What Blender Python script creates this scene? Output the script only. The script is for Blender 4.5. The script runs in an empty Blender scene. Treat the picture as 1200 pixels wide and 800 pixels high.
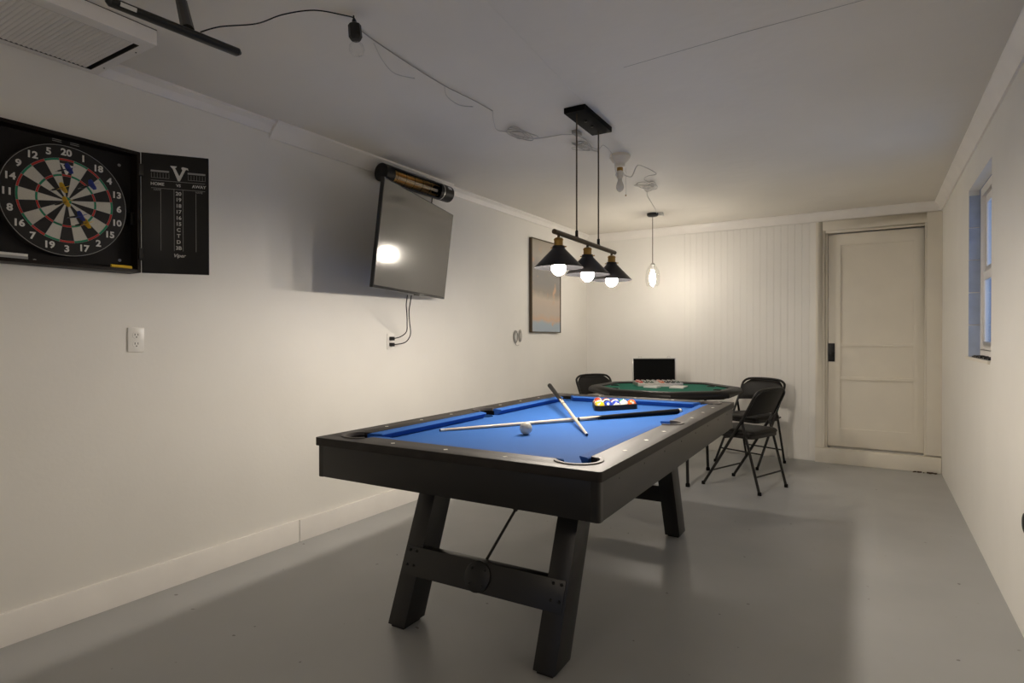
import bpy, bmesh, math, random
from math import pi, sin, cos, radians as R
from mathutils import Vector, Matrix
from mathutils.geometry import tessellate_polygon
random.seed(7)
S = bpy.context.scene
COL = S.collection
# ------------------------------------------------------------------ camera
cd = bpy.data.cameras.new('camera'); cam = bpy.data.objects.new('camera', cd); COL.objects.link(cam)
cd.sensor_width = 36; cd.lens = 689.6 / 1200 * 36; cd.clip_start = .05
cam.location = (0, 0, 1.2)
cam.rotation_euler = (R(90 - .408), R(.05), R(31.53))
S.camera = cam
# ------------------------------------------------------------------ world, lights, exposure
S.view_settings.view_transform = 'Standard'; S.view_settings.look = 'None'
S.view_settings.gamma = 1; S.view_settings.use_curve_mapping = False
S.view_settings.exposure = 0.33
S.cycles.diffuse_bounces = 7; S.cycles.max_bounces = 14; S.cycles.transparent_max_bounces = 16
w = bpy.data.worlds.new('dusk_sky'); S.world = w; w.use_nodes = True
wb = w.node_tree.nodes['Background']; wb.inputs[0].default_value = (.42, .52, .80, 1); wb.inputs[1].default_value = .40
def area(name, loc, rot, sx, sy, power, col):
    l = bpy.data.lights.new(name, 'AREA'); l.shape = 'RECTANGLE'; l.size = sx; l.size_y = sy; l.energy = power; l.color = col
    o = bpy.data.objects.new(name, l); o.location = loc; o.rotation_euler = rot; COL.objects.link(o); return o
area('assumed_rear_daylight_fill', (-1.15, -3.52, 1.35), (R(-90), 0, 0), 2.3, 1.5, 22, (.86, .90, 1.0))  # added cool fill behind the camera, as daylight from an assumed, unseen window
area('daylight_side_window', (.80, 4.27, 1.62), (0, R(-90), 0), 1.0, .8, 3.0, (.55, .70, 1.0)).rotation_euler = (0, R(90), 0)
BULB = 430.0      # emission of the chandelier bulbs
BULB2 = 190.0     # emission of the far pendant bulb
REAR_FILL = 30.0       # emission of the fill globe added behind the camera
# ------------------------------------------------------------------ materials
MATS = {}
def mat(name, col, rough=.5, metal=0, noise=None, bump=None, emit=None, ior=None, coat=0, spec=None):
    m = bpy.data.materials.new(name); m.use_nodes = True; N = m.node_tree.nodes; L = m.node_tree.links
    b = N['Principled BSDF']; b.inputs['Base Color'].default_value = (*col, 1)
    b.inputs['Roughness'].default_value = rough; b.inputs['Metallic'].default_value = metal
    if ior: b.inputs['IOR'].default_value = ior
    if coat: b.inputs['Coat Weight'].default_value = coat
    if spec is not None: b.inputs['Specular IOR Level'].default_value = spec
    tc = N.new('ShaderNodeTexCoord')
    if noise is None: noise = (14, .06)
    sc, am = noise[0], noise[1]; st = noise[2] if len(noise) > 2 else (1, 1, 1)
    mp = N.new('ShaderNodeMapping'); mp.inputs['Scale'].default_value = st
    L.new(tc.outputs['Object'], mp.inputs[0])
    n = N.new('ShaderNodeTexNoise'); n.inputs['Scale'].default_value = sc; n.inputs['Detail'].default_value = 5
    L.new(mp.outputs[0], n.inputs['Vector'])
    cr = N.new('ShaderNodeValToRGB'); cr.color_ramp.elements[0].position = .3; cr.color_ramp.elements[1].position = .7
    cr.color_ramp.elements[0].color = (*[max(0, c * (1 - am)) for c in col], 1)
    cr.color_ramp.elements[1].color = (*[min(1, c * (1 + am)) for c in col], 1)
    L.new(n.outputs[0], cr.inputs[0]); L.new(cr.outputs[0], b.inputs['Base Color'])
    if bump:
        n2 = N.new('ShaderNodeTexNoise'); n2.inputs['Scale'].default_value = bump[0]; n2.inputs['Detail'].default_value = 4
        L.new(mp.outputs[0], n2.inputs['Vector'])
        bp = N.new('ShaderNodeBump'); bp.inputs['Strength'].default_value = bump[1]; bp.inputs['Distance'].default_value = bump[2] if len(bump) > 2 else .002
        L.new(n2.outputs[0], bp.inputs['Height']); L.new(bp.outputs[0], b.inputs['Normal'])
    if emit:
        b.inputs['Emission Color'].default_value = (*emit[0], 1); b.inputs['Emission Strength'].default_value = emit[1]
    MATS[name] = m; return m
def glassy(name, tint, gl=.12, rough=.03):
    m = bpy.data.materials.new(name); m.use_nodes = True; N = m.node_tree.nodes; L = m.node_tree.links
    N.remove(N['Principled BSDF']); t = N.new('ShaderNodeBsdfTransparent'); t.inputs[0].default_value = (*tint, 1)
    g = N.new('ShaderNodeBsdfGlossy'); g.inputs['Roughness'].default_value = rough
    fr = N.new('ShaderNodeLayerWeight'); fr.inputs[0].default_value = gl
    mx = N.new('ShaderNodeMixShader'); L.new(fr.outputs['Facing'], mx.inputs[0]); L.new(t.outputs[0], mx.inputs[1]); L.new(g.outputs[0], mx.inputs[2])
    L.new(mx.outputs[0], N['Material Output'].inputs[0]); MATS[name] = m; return m
WALL = mat('wall_paint', (.79, .77, .72), .62, noise=(2.2, .025), bump=(55, .25, .002))
WALLB = mat('back_wall_paint', (.79, .77, .725), .52, noise=(2.0, .02), bump=(40, .15, .001))
CEIL = mat('ceiling_paint', (.75, .715, .65), .7, noise=(1.2, .035), bump=(2.2, .5, .03))
TRIM = mat('trim_paint', (.84, .81, .765), .42, noise=(6, .03))
DOORP = mat('door_paint', (.76, .71, .61), .45, noise=(4, .03), bump=(30, .15, .001))
BLOCK = mat('block_paint', (.36, .42, .55), .7, noise=(12, .1), bump=(60, .5, .002))
def floor_mat():
    m = mat('floor_paint', (.375, .378, .372), .3, noise=(1.3, .07), bump=(5, .18, .004)); N = m.node_tree.nodes; L = m.node_tree.links; b = N['Principled BSDF']
    tc = N.new('ShaderNodeTexCoord'); n = N.new('ShaderNodeTexNoise'); n.inputs['Scale'].default_value = 2.3; n.inputs['Detail'].default_value = 6
    L.new(tc.outputs['Object'], n.inputs[0]); mr = N.new('ShaderNodeMapRange'); mr.inputs[1].default_value = .3; mr.inputs[2].default_value = .7
    mr.inputs[3].default_value = .30; mr.inputs[4].default_value = .42; L.new(n.outputs[0], mr.inputs[0]); L.new(mr.outputs[0], b.inputs['Roughness'])
    n3 = N.new('ShaderNodeTexNoise'); n3.inputs['Scale'].default_value = 24; n3.inputs['Detail'].default_value = 1; L.new(tc.outputs['Object'], n3.inputs[0])
    cr3 = N.new('ShaderNodeValToRGB'); cr3.color_ramp.elements[0].position = .775; cr3.color_ramp.elements[0].color = (0, 0, 0, 1); cr3.color_ramp.elements[1].position = .80; L.new(n3.outputs[0], cr3.inputs[0])
    mx = N.new('ShaderNodeMixRGB'); mx.inputs[2].default_value = (.16, .15, .14, 1)
    src = b.inputs['Base Color'].links[0].from_socket; L.new(cr3.outputs[0], mx.inputs[0]); L.new(src, mx.inputs[1]); L.new(mx.outputs[0], b.inputs['Base Color'])
    return m
FLOOR = floor_mat()
BLACK = mat('black_paint', (.009, .0085, .008), .42, spec=.3)
BLKMET = mat('black_metal', (.010, .0095, .009), .40, spec=.4)
WOOD = mat('espresso_laminate', (.024, .020, .017), .52, noise=(9, .35, (1, .12, 1)), bump=(40, .12, .001), spec=.28)
WOODX = mat('espresso_laminate_cross', (.042, .036, .031), .36, noise=(9, .35, (.12, 1, 1)), bump=(40, .12, .001))
APR = mat('espresso_panel', (.0075, .0062, .005), .33, noise=(6, .12))
FELT = mat('blue_cloth', (.030, .118, .38), .85, noise=(260, .08), bump=(500, .2, .0006), spec=.2)
CUSH = mat('blue_cushion_cloth', (.026, .105, .36), .85, noise=(200, .08), spec=.2)
PEARL = mat('pearl_inlay', (.75, .72, .62), .3)
CAST = mat('grey_casting', (.09, .08, .072), .55, spec=.3)
NET = mat('pocket_leather', (.004, .004, .004), .7, spec=.1)
MAPLE = mat('maple_shaft', (.66, .55, .42), .3, noise=(30, .12, (.2, 6, 6)), coat=.3)
CUEBLK = mat('cue_butt_black', (.005, .005, .005), .5, spec=.15)
FERR = mat('ferrule_white', (.75, .73, .68), .35)
TIPB = mat('chalk_tip', (.02, .035, .09), .8)
VINYL = mat('black_vinyl', (.007, .006, .005), .45, noise=(60, .1), bump=(220, .25, .0006), spec=.22)
TUBE = mat('chair_tube', (.008, .007, .006), .38, spec=.35)
GREENF = mat('green_felt', (.008, .13, .085), .9, noise=(150, .08), spec=.2)
ALU = mat('aluminium', (.62, .60, .57), .32, metal=.8)
BRASS = mat('antique_brass', (.42, .25, .07), .34, metal=.9)
BRONZE = mat('dark_bronze', (.10, .075, .05), .35, metal=.8)
SHADEM = mat('shade_metal', (.035, .032, .033), .34, metal=.5)
SHADEI = mat('shade_inside', (.004, .004, .0045), .7, spec=.08)
WHITEP = mat('white_plastic', (.80, .78, .73), .35)
PORC = mat('porcelain', (.72, .66, .56), .3)
CLEARC = mat('clear_cord', (.50, .475, .43), .3, spec=.7)
CLEARD = mat('grey_clear_cord', (.30, .285, .26), .35, spec=.7)
WHITE = mat('white_print', (.62, .61, .58), .6)
GREYP = mat('grey_print', (.30, .30, .29), .6)
DBLACK = mat('sisal_black', (.016, .015, .014), .8, noise=(300, .2))
DWHITE = mat('sisal_cream', (.52, .50, .44), .8, noise=(300, .1))
DRED = mat('sisal_red', (.42, .025, .02), .8, noise=(300, .1))
DGREEN = mat('sisal_green', (.01, .20, .10), .8, noise=(300, .1))
YEL = mat('yellow_plastic', (.80, .52, .03), .45)
BLUP = mat('blue_plastic', (.02, .05, .38), .45)
SCREEN = mat('tv_screen', (.030, .029, .028), .11, noise=(3, .02), ior=1.78)
BEZEL = mat('tv_bezel', (.015, .015, .015), .3)
REFL = mat('heater_reflector', (.85, .60, .28), .35, metal=.9)
QUARTZ = mat('heater_element', (.62, .50, .34), .3)
GLASS = glassy('clear_glass', (.98, .98, .97), .10)
PANE = glassy('window_glass', (.80, .88, .97), .15)
GLOWB = mat('lit_bulb', (1, .95, .85), .3, emit=((1.0, .895, .77), BULB))
GLOWP = mat('lit_pendant_bulb', (1, .95, .85), .3, emit=((1.0, .895, .77), BULB2))
GLOW_FILL = mat('fill_globe_glow', (1, .95, .85), .3, emit=((1.0, .86, .70), REAR_FILL))
# ------------------------------------------------------------------ geometry helpers
class MB:
    def __init__(s): s.v = []; s.f = []; s.m = []; s.mi = 0
    def add(s, vs, fs):
        o = len(s.v); s.v += [tuple(v) for v in vs]; s.f += [tuple(i + o for i in f) for f in fs]; s.m += [s.mi] * len(fs); return s
    def box(s, x0, x1, y0, y1, z0, z1, M=None):
        vs = [Vector((x, y, z)) for x in (x0, x1) for y in (y0, y1) for z in (z0, z1)]
        if M is not None: vs = [M @ v for v in vs]
        return s.add(vs, [(0, 1, 3, 2), (4, 6, 7, 5), (0, 4, 5, 1), (2, 3, 7, 6), (0, 2, 6, 4), (1, 5, 7, 3)])
    def hexa(s, vs): return s.add(vs, [(0, 1, 3, 2), (4, 6, 7, 5), (0, 4, 5, 1), (2, 3, 7, 6), (0, 2, 6, 4), (1, 5, 7, 3)])
    def tube(s, pts, r, n=8, cap=True, closed=False):
        P = [Vector(p) for p in pts]; k = len(P); rs = r if isinstance(r, (list, tuple)) else [r] * k
        t0 = (P[1] - P[0]).normalized(); u = t0.orthogonal().normalized(); rings = []
        for i in range(k):
            if closed: t = (P[(i + 1) % k] - P[i - 1]).normalized()
            elif i == 0: t = t0
            elif i == k - 1: t = (P[i] - P[i - 1]).normalized()
            else:
                t = ((P[i + 1] - P[i]).normalized() + (P[i] - P[i - 1]).normalized())
                t = t.normalized() if t.length > 1e-6 else (P[i + 1] - P[i]).normalized()
            u = (u - t * u.dot(t)); u = u.normalized() if u.length > 1e-6 else t.orthogonal().normalized()
            w_ = t.cross(u); rings.append([P[i] + (u * cos(2 * pi * j / n) + w_ * sin(2 * pi * j / n)) * rs[i] for j in range(n)])
        vs = [v for rg in rings for v in rg]; fs = []
        for i in range(k if closed else k - 1):
            a = i * n; b = ((i + 1) % k) * n
            for j in range(n): fs.append((a + j, a + (j + 1) % n, b + (j + 1) % n, b + j))
        if cap and not closed: fs += [tuple(range(n - 1, -1, -1)), tuple(range((k - 1) * n, k * n))]
        return s.add(vs, fs)
    def lathe(s, prof, n=24, M=None, cap=True):
        vs = []; fs = []
        for r, z in prof:
            for j in range(n):
                v = Vector((r * cos(2 * pi * j / n), r * sin(2 * pi * j / n), z)); vs.append(M @ v if M is not None else v)
        for i in range(len(prof) - 1):
            for j in range(n): fs.append((i * n + j, i * n + (j + 1) % n, (i + 1) * n + (j + 1) % n, (i + 1) * n + j))
        if cap:
            if prof[0][0] > 1e-5: fs.append(tuple(range(n - 1, -1, -1)))
            if prof[-1][0] > 1e-5: fs.append(tuple(range((len(prof) - 1) * n, len(prof) * n)))
        return s.add(vs, fs)
    def sphere(s, c, r, n=20, sz=1.0):
        prof = [(r * sin(pi * i / (n // 2)) + 1e-6, -r * sz * cos(pi * i / (n // 2))) for i in range(n // 2 + 1)]
        return s.lathe(prof, n, Matrix.Translation(c), False)
    def prism(s, outer, z0, z1, holes=(), M=None):
        loops = [list(outer)] + [list(h) for h in holes]; flat = [p for l in loops for p in l]
        tris = tessellate_polygon([[Vector((p[0], p[1], 0)) for p in l] for l in loops]); n = len(flat)
        vs = [Vector((p[0], p[1], z0)) for p in flat] + [Vector((p[0], p[1], z1)) for p in flat]
        if M is not None: vs = [M @ v for v in vs]
        fs = [tuple(reversed(t)) for t in tris] + [tuple(i + n for i in t) for t in tris]; o = 0
        for l in loops:
            k = len(l)
            for i in range(k): a = o + i; b = o + (i + 1) % k; fs.append((a, b, b + n, a + n))
            o += k
        return s.add(vs, fs)
    def mesh(s, name, mats, smooth=None, bevel=None):
        me = bpy.data.meshes.new(name); me.from_pydata(s.v, [], s.f)
        mats = mats if isinstance(mats, (list, tuple)) else [mats]
        for m in mats: me.materials.append(m)
        if len(mats) > 1:
            for p, i in zip(me.polygons, s.m): p.material_index = i
        bm = bmesh.new(); bm.from_mesh(me)
        bmesh.ops.remove_doubles(bm, verts=bm.verts, dist=1e-6)
        bmesh.ops.recalc_face_normals(bm, faces=bm.faces)
        if bevel:
            es = [e for e in bm.edges if len(e.link_faces) == 2 and e.calc_face_angle(0) > R(40)]
            bmesh.ops.bevel(bm, geom=es, offset=bevel, segments=2, affect='EDGES', profile=.6, clamp_overlap=True)
        bm.to_mesh(me); bm.free()
        if smooth is not None:
            for p in me.polygons: p.use_smooth = True
            me.set_sharp_from_angle(angle=R(smooth))
        me.update(); return me
    def build(s, name, mats, parent=None, loc=(0, 0, 0), rot=(0, 0, 0), smooth=35, bevel=None):
        return link(name, s.mesh(name, mats, smooth, bevel), parent, loc, rot)
def link(name, me, parent=None, loc=(0, 0, 0), rot=(0, 0, 0)):
    o = bpy.data.objects.new(name, me); COL.objects.link(o); o.location = loc; o.rotation_euler = rot
    if parent: o.parent = parent
    return o
def tag(o, label, cat, group=None):
    o['label'] = label; o['category'] = cat
    if group: o['group'] = group
    return o
def thing(name, label, cat, loc=(0, 0, 0), rot=(0, 0, 0), group=None):
    return tag(link(name, None, None, loc, rot), label, cat, group)
def struct(name, mb, m, smooth=35, bevel=None, parent=None):
    o = mb.build(name, m, parent, smooth=smooth, bevel=bevel)
    if not parent: o['kind'] = 'structure'
    return o
def copy_tree(o, parent=None):
    c = o.copy(); COL.objects.link(c); c.parent = parent
    for ch in list(o.children): copy_tree(ch, c)
    return c
def text(name, body, size, m, parent, loc, rot=(0, 0, 0), ext=.0006, align='CENTER', shear=0, sx=1, bold=0):
    cu = bpy.data.curves.new(name, 'FONT'); cu.body = body; cu.size = size; cu.align_x = align; cu.align_y = 'CENTER'
    cu.extrude = ext; cu.shear = shear; cu.offset = bold; cu.materials.append(m); cu.resolution_u = 3
    tmp = bpy.data.objects.new('tmp', cu); COL.objects.link(tmp); dg = bpy.context.evaluated_depsgraph_get(); me = bpy.data.meshes.new_from_object(tmp.evaluated_get(dg)); bpy.data.objects.remove(tmp)
    o = bpy.data.objects.new(name, me); COL.objects.link(o); o.parent = parent; o.location = loc; o.rotation_euler = rot; o.scale = (sx, 1, 1); return o
def rrect(x0, x1, y0, y1, r, n=5):
    out = []
    for cx, cy, a in ((x1 - r, y1 - r, 0), (x0 + r, y1 - r, 90), (x0 + r, y0 + r, 180), (x1 - r, y0 + r, 270)):
        for i in range(n + 1): t = R(a + 90 * i / n); out.append((cx + r * cos(t), cy + r * sin(t)))
    return out
def circ(cx, cy, r, n=24, a0=0, a1=360):
    return [(cx + r * cos(R(a0 + (a1 - a0) * i / n)), cy + r * sin(R(a0 + (a1 - a0) * i / n))) for i in range(n)]
def spline(pts, k=8):
    P = [Vector(p) for p in pts]; out = []
    for i in range(len(P) - 1):
        a = P[max(i - 1, 0)]; b = P[i]; c = P[i + 1]; d = P[min(i + 2, len(P) - 1)]
        for j in range(k):
            t = j / k
            out.append(.5 * ((2 * b) + (c - a) * t + (2 * a - 5 * b + 4 * c - d) * t * t + (3 * b - a - 3 * c + d) * t ** 3))
    out.append(P[-1]); return out
WALLROT = (pi / 2, 0, pi / 2)     # local x -> +Y, local y -> up, local z -> into the room (left wall)
# ------------------------------------------------------------------ setting
XL, XR, YB, YF, H = -2.884, .516, 6.395, -3.4, 2.40
struct('floor', MB().box(XL - .2, XR + .4, YF - .1, YB + .2, -.12, 0), FLOOR)
struct('ceiling', MB().box(XL - .2, XR + .4, YF - .1, YB + .2, H, H + .1), CEIL)
cl = bpy.data.objects['ceiling']
MB().tube([(-.95, 2.50, H - .0002), (-.443, 2.462, H - .0004), (.05, 2.447, H - .0002)], .0009, 5).build('ceiling_seam', CLEARD, cl)
MB().tube([(-1.16, 1.55, H + .0004), (-1.21, 2.10, H), (-1.27, 2.78, H - .0002)], .0012, 5).build('ceiling_seam', CEIL, cl)
struct('wall_left', MB().box(XL - .15, XL, YF - .1, YB + .15, 0, H), WALL)
WY0, WY1, WZ0, WZ1 = 3.86, 4.71, 1.07, 2.125
rw = MB(); Mx = Matrix(((0, 0, 1, 0), (1, 0, 0, 0), (0, 1, 0, 0), (0, 0, 0, 1)))   # (y, z) outline extruded along x
rw.prism([(YF, 0), (YB + .15, 0), (YB + .15, H), (YF, H)], XR, XR + .055, [[(WY0, WZ0), (WY1, WZ0), (WY1, WZ1), (WY0, WZ1)]], Mx)
struct('wall_right', rw, WALL)
bw = MB(); Mb = Matrix(((1, 0, 0, 0), (0, 0, 1, 0), (0, 1, 0, 0), (0, 0, 0, 1)))     # (x, z) outline extruded along y
bw.prism([(XL, 0), (XR, 0), (XR, H), (XL, H)], YB, YB + .06, [[(-.412, .10), (.404, .10), (.404, 2.215), (-.412, 2.215)]], Mb); bw.box(XL, XR, YB + .075, YB + .15, 0, H)
wall_back = struct('wall_back', bw, WALLB)
# beadboard sheet: shallow grooved profile, one continuous panel
prof = []; x = -1.735; pitch = .0635
while x < -.475:
    x2 = min(x + pitch, -.470); prof += [(x + .003, YB - .009), (x2 - .003, YB - .009), (x2, YB - .0066)]; x = x2
bb = MB(); bb.prism([(-1.735, YB)] + [(-1.735, YB - .009)] + prof + [(-.470, YB)], .015, 2.305)
bb.build('beadboard_panel', WALLB, wall_back, smooth=20)
fw = MB(); fw.prism([(XL, 0), (XR, 0), (XR, H), (XL, H)], YF - .1, YF, [[(-2.3, .62), (0, .62), (0, 2.08), (-2.3, 2.08)]], Mb)  # wall behind the camera; its window opening is assumed, to admit the fill
struct('wall_front', fw, WALL)
wr = MB()
for a, b_, c, d in ((-2.3, 0, .62, .68), (-2.3, 0, 2.02, 2.08), (-2.3, -2.24, .68, 2.02), (-.06, 0, .68, 2.02), (-1.18, -1.12, .68, 2.02)): wr.box(a, b_, YF - .08, YF - .03, c, d)
w2 = struct('assumed_rear_window', wr, TRIM)  # frame of the assumed rear window, out of view
# trims
bbm = MB(); bbm.box(XL, XL + .016, YF, 2.285, 0, .130); struct('baseboard_left', bbm, TRIM, bevel=.003)
bbm = MB(); bbm.box(XL, XL + .019, 2.288, YB, 0, .128); struct('baseboard_left_far', bbm, TRIM, bevel=.003)
def crown(name, axis, c, s0, s1, wd, ht, sign):
    m = MB(); p = [(0, 0), (wd, 0), (wd, -.012), (wd * .55, -ht * .45), (.012, -ht), (0, -ht)]
    vs = []
    for s_ in (s0, s1):
        for a, z in p: vs.append((c + sign * a, s_, H + z) if axis == 'x' else (s_, c + sign * a, H + z))
    n = len(p); m.add(vs, [tuple(range(n)), tuple(range(2 * n - 1, n - 1, -1))] + [(i, (i + 1) % n, (i + 1) % n + n, i + n) for i in range(n)])
    return struct(name, m, TRIM, smooth=25)
crown('trim_1', 'x', XL, 1.245, 2.10, .062, .058, 1)
crown('trim_2', 'x', XL, 2.101, 3.70, .085, .085, 1)
crown('trim_5', 'x', XL, 3.701, YB, .045, .062, 1)
crown('trim_3', 'x', XR, YF, YB, .055, .090, -1)
crown('trim_4', 'y', YB, XL, XR, .030, .088, -1)
cm = MB(); cm.box(-1.752, -1.732, YB - .013, YB, 0, 2.31); struct('trim_6', cm, WALLB)
# door at the far right of the back wall
DX0, DX1 = -.412, .404
dt = MB()
dt.box(-.472, DX0, YB - .032, YB, .140, 2.303); dt.box(DX1, XR, YB - .032, YB, .152, 2.303)
dt.box(DX0, DX1, YB - .032, YB, 2.215, 2.303)
struct('trim_7', dt, DOORP, bevel=.003)
ds = MB(); ds.box(DX0, DX0 + .022, YB - .024, YB + .06, .142, 2.215); ds.box(DX1 - .014, DX1, YB - .024, YB + .06, .142, 2.215); ds.box(DX0 + .022, DX1 - .014, YB - .024, YB + .06, 2.19, 2.215)
ds.box(DX0 + .022, DX0 + .040, YB + .005, YB + .06, .142, 2.19)
struct('trim_8', ds, DOORP, bevel=.002)
st = MB(); st.box(-.474, XR - .002, YB - .055, YB, 0, .140); struct('trim_9', st, DOORP, bevel=.006)
door = MB(); door.prism([(DX0 + .044, .158), (DX1 - .014, .158), (DX1 - .014, 2.178), (DX0 + .044, 2.178)], YB + .024, YB + .040,
    [[(-.265, 1.140), (.310, 1.140), (.310, 2.070), (-.265, 2.070)], [(-.265, .822), (.310, .822), (.310, 1.112), (-.265, 1.112)], [(-.265, .33), (.310, .33), (.310, .794), (-.265, .794)]], Mb)
dr = struct('door_1', door, DOORP, bevel=.0015)
for z0, z1 in ((1.140, 2.070), (.822, 1.112), (.33, .794)):
    MB().box(-.265, .310, YB + .038, YB + .044, z0, z1).build('door_panel', DOORP, dr)
lp = MB(); lp.box(-.366, -.312, YB + .014, YB + .0245, .965, 1.140); lt = lp.build('latch_plate', BLACK, dr, bevel=.002)
k = MB(); k.lathe([(.008, 0), (.008, .02), (.018, .026), (.020, .036), (.012, .044), (.0001, .045)], 16, Matrix.Translation((-.339, YB + .015, 1.04)) @ Matrix.Rotation(pi / 2, 4, 'X'))
k.build('door_knob', BLACK, lt)
# dirt crumbs at the foot of the door step, right corner
cr_ = MB()
for i in range(26):
    x = .30 + .2 * random.random(); y = YB - .06 - .03 * random.random(); r_ = .003 + .006 * random.random()
    cr_.box(x - r_, x + r_, y - r_ * .8, y + r_ * .8, 0, r_ * 1.2)
co = cr_.build('debris', mat('debris_brown', (.07, .045, .025), .9)); tag(co, 'brown crumbs of debris at right foot of the door step', 'debris'); co['kind'] = 'stuff'
# window in the right wall
XW = XR + .055
jb = MB(); jb.prism([(WY0 - .15, WZ0 - .15), (WY1 + .15, WZ0 - .15), (WY1 + .15, WZ1 + .15), (WY0 - .15, WZ1 + .15)], XW, XW + .14, [[(WY0, WZ0), (WY1, WZ0), (WY1, WZ1), (WY0, WZ1)]], Mx)
struct('wall_right_outer', jb, BLOCK)
bl = MB(); z = WZ0
for i, hgt in enumerate((.205, .205, .205, .205, .205)):
    o = MB(); o.box(XR + .001, XW + .10, WY1 - .012, WY1 + .001, z + .003, z + hgt - .003); z += hgt
    struct('trim_jamb_block', o, BLOCK, bevel=.003)
wf = MB(); X0, X1 = XW + .003, XW + .045
wf.box(X0, X1, WY0, WY1 - .012, WZ1 - .05, WZ1); wf.box(X0, X1, WY0, WY1 - .012, WZ0 + .004, WZ0 + .05)
wf.box(X0, X1, WY0, WY0 + .045, WZ0 + .05, WZ1 - .05); wf.box(X0, X1, WY1 - .057, WY1 - .012, WZ0 + .05, WZ1 - .05)
win = struct('window_1', wf, TRIM, bevel=.003)
for z0, z1, dx in ((WZ0 + .05, 1.60, .010), (1.585, WZ1 - .05, .020)):
    s_ = MB(); y0, y1 = WY0 + .045, WY1 - .057; a, b_ = X0 + dx, X0 + dx + .02; t = .05
    s_.box(a, b_, y0, y1, z0, z0 + t); s_.box(a, b_, y0, y1, z1 - t, z1); s_.box(a, b_, y0, y0 + t, z0 + t, z1 - t); s_.box(a, b_, y1 - t, y1, z0 + t, z1 - t)
    ss = s_.build('sash', TRIM, win, bevel=.002)
    MB().box(a + .008, a + .012, y0 + t, y1 - t, z0 + t, z1 - t).build('pane', PANE, ss)
sl = MB(); sl.box(XR - .012, XW + .003, WY0 + .02, WY1 + .02, WZ0 - .012, WZ0 + .006); sl.build('sill', DOORP, win, bevel=.003)
sp = MB()
for i in range(9):
    y = WY0 + .08 + i * .07; sp.box(XR + .0, XR + .035 + .01 * random.random(), y, y + .05, WZ0 + .006, WZ0 + .010 + .012 * random.random())
sp.build('broken_sill_edge', BLACK, win)
# ------------------------------------------------------------------ added fill globe, unseen behind the camera, lifts ceiling and near walls
t = thing('fill_globe', 'white fill light globe added out of view behind the camera', 'lamp', (-1.15, -.9, H))
MB().lathe([(.05, 0), (.05, -.02), (.01, -.03)], 24).build('canopy', WHITEP, t)
MB().tube([(0, 0, -.025), (0, 0, -.42)], .004, 8).build('cord', WHITEP, t)
MB().sphere((0, 0, -.50), .09, 24).build('globe', GLOW_FILL, t, smooth=180)
# ------------------------------------------------------------------ pool table
TW, TL, TZ, PZ = 1.234, 2.196, .797, .762
pt = thing('pool_table', 'large pool table with blue cloth, dark espresso rails and splayed legs', 'pool table', (-1.924, 1.609, 0), (0, 0, .019))
RW = .118   # wooden rail width
pr = .074
def inner_loop():
    a0, a1, b0, b1 = RW, TW - RW, RW, TL - RW; o = []
    # corner and side pockets bulge out of the rectangle (counter-clockwise from near-left corner)
    def arc(cx, cy, r, s, e, n=12): return [(cx + r * cos(R(s + (e - s) * i / n)), cy + r * sin(R(s + (e - s) * i / n))) for i in range(n + 1)]
    k = .014
    o += arc(a0 + k, b0 + k, pr, 100.9, 349.1, 18)
    o += arc(a1 - k, b0 + k, pr, 190.9, 439.1, 18)
    o += arc(a1 + .006, TL / 2 + .012, .066, -95, 95)
    o += arc(a1 - k, b1 - k, pr, -79.1, 169.1, 18)
    o += arc(a0 + k, b1 - k, pr, 10.9, 259.1, 18)
    o += arc(a0 - .006, TL / 2, .066, 85, 275)
    return o
IN = inner_loop()
MB().prism(rrect(0, TW, 0, TL, .012), TZ - .032, TZ, [IN]).build('top_rail', WOOD, pt, bevel=.002)
MB().prism(rrect(.012, TW - .012, .012, TL - .012, .012), TZ - .034, TZ - .0322, [rrect(.06, TW - .06, .06, TL - .06, .01)]).build('rail_underlay', BLACK, pt)
# playing surface with pocket holes
cx0, cx1, cy0, cy1 = RW + .045, TW - RW - .045, RW + .045, TL - RW - .045
holes = [circ(RW + .012, RW + .012, .058), circ(TW - RW - .012, RW + .012, .058), circ(RW + .012, TL - RW - .012, .058), circ(TW - RW - .012, TL - RW - .012, .058), circ(RW - .012, TL / 2, .047), circ(TW - RW + .012, TL / 2, .047)]
MB().prism([(.025, .025), (TW - .025, .025), (TW - .025, TL - .025), (.025, TL - .025)], PZ - .02, PZ, holes).build('cloth_bed', FELT, pt, smooth=20)
MB().box(.025, TW - .025, .025, TL - .025, .66, .675).build('bottom_panel', BLACK, pt)
# cushions: wedge profile, six pieces
def cushion(p0, p1, nrm, e0, e1):
    p0 = Vector((*p0, 0)); p1 = Vector((*p1, 0)); d = (p1 - p0).normalized(); n = Vector((*nrm, 0)); m = MB(); vs = []
    pr_ = [(0, PZ), (0, TZ - .004), (.006, TZ - .001), (.046, TZ - .004), (.050, TZ - .008), (.026, PZ)]
    for base, sg, e in ((p0, 1, e0), (p1, -1, e1)):
        for o_, z in pr_: q = base + n * o_ + d * sg * e * o_ / .05; vs.append((q.x, q.y, z))
    k_ = len(pr_); m.add(vs, [tuple(range(k_)), tuple(range(2 * k_ - 1, k_ - 1, -1))] + [(i, (i + 1) % k_, (i + 1) % k_ + k_, i + k_) for i in range(k_)])
    m.build('cushion', CUSH, pt, smooth=4)
a0, a1, b0, b1 = RW - .001, TW - RW + .001, RW - .001, TL - RW + .001; g = .060; mg = .066
cushion((a0 + g, b0), (a1 - g, b0), (0, 1), .040, .040); cushion((a0 + g, b1), (a1 - g, b1), (0, -1), .040, .040)
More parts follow.
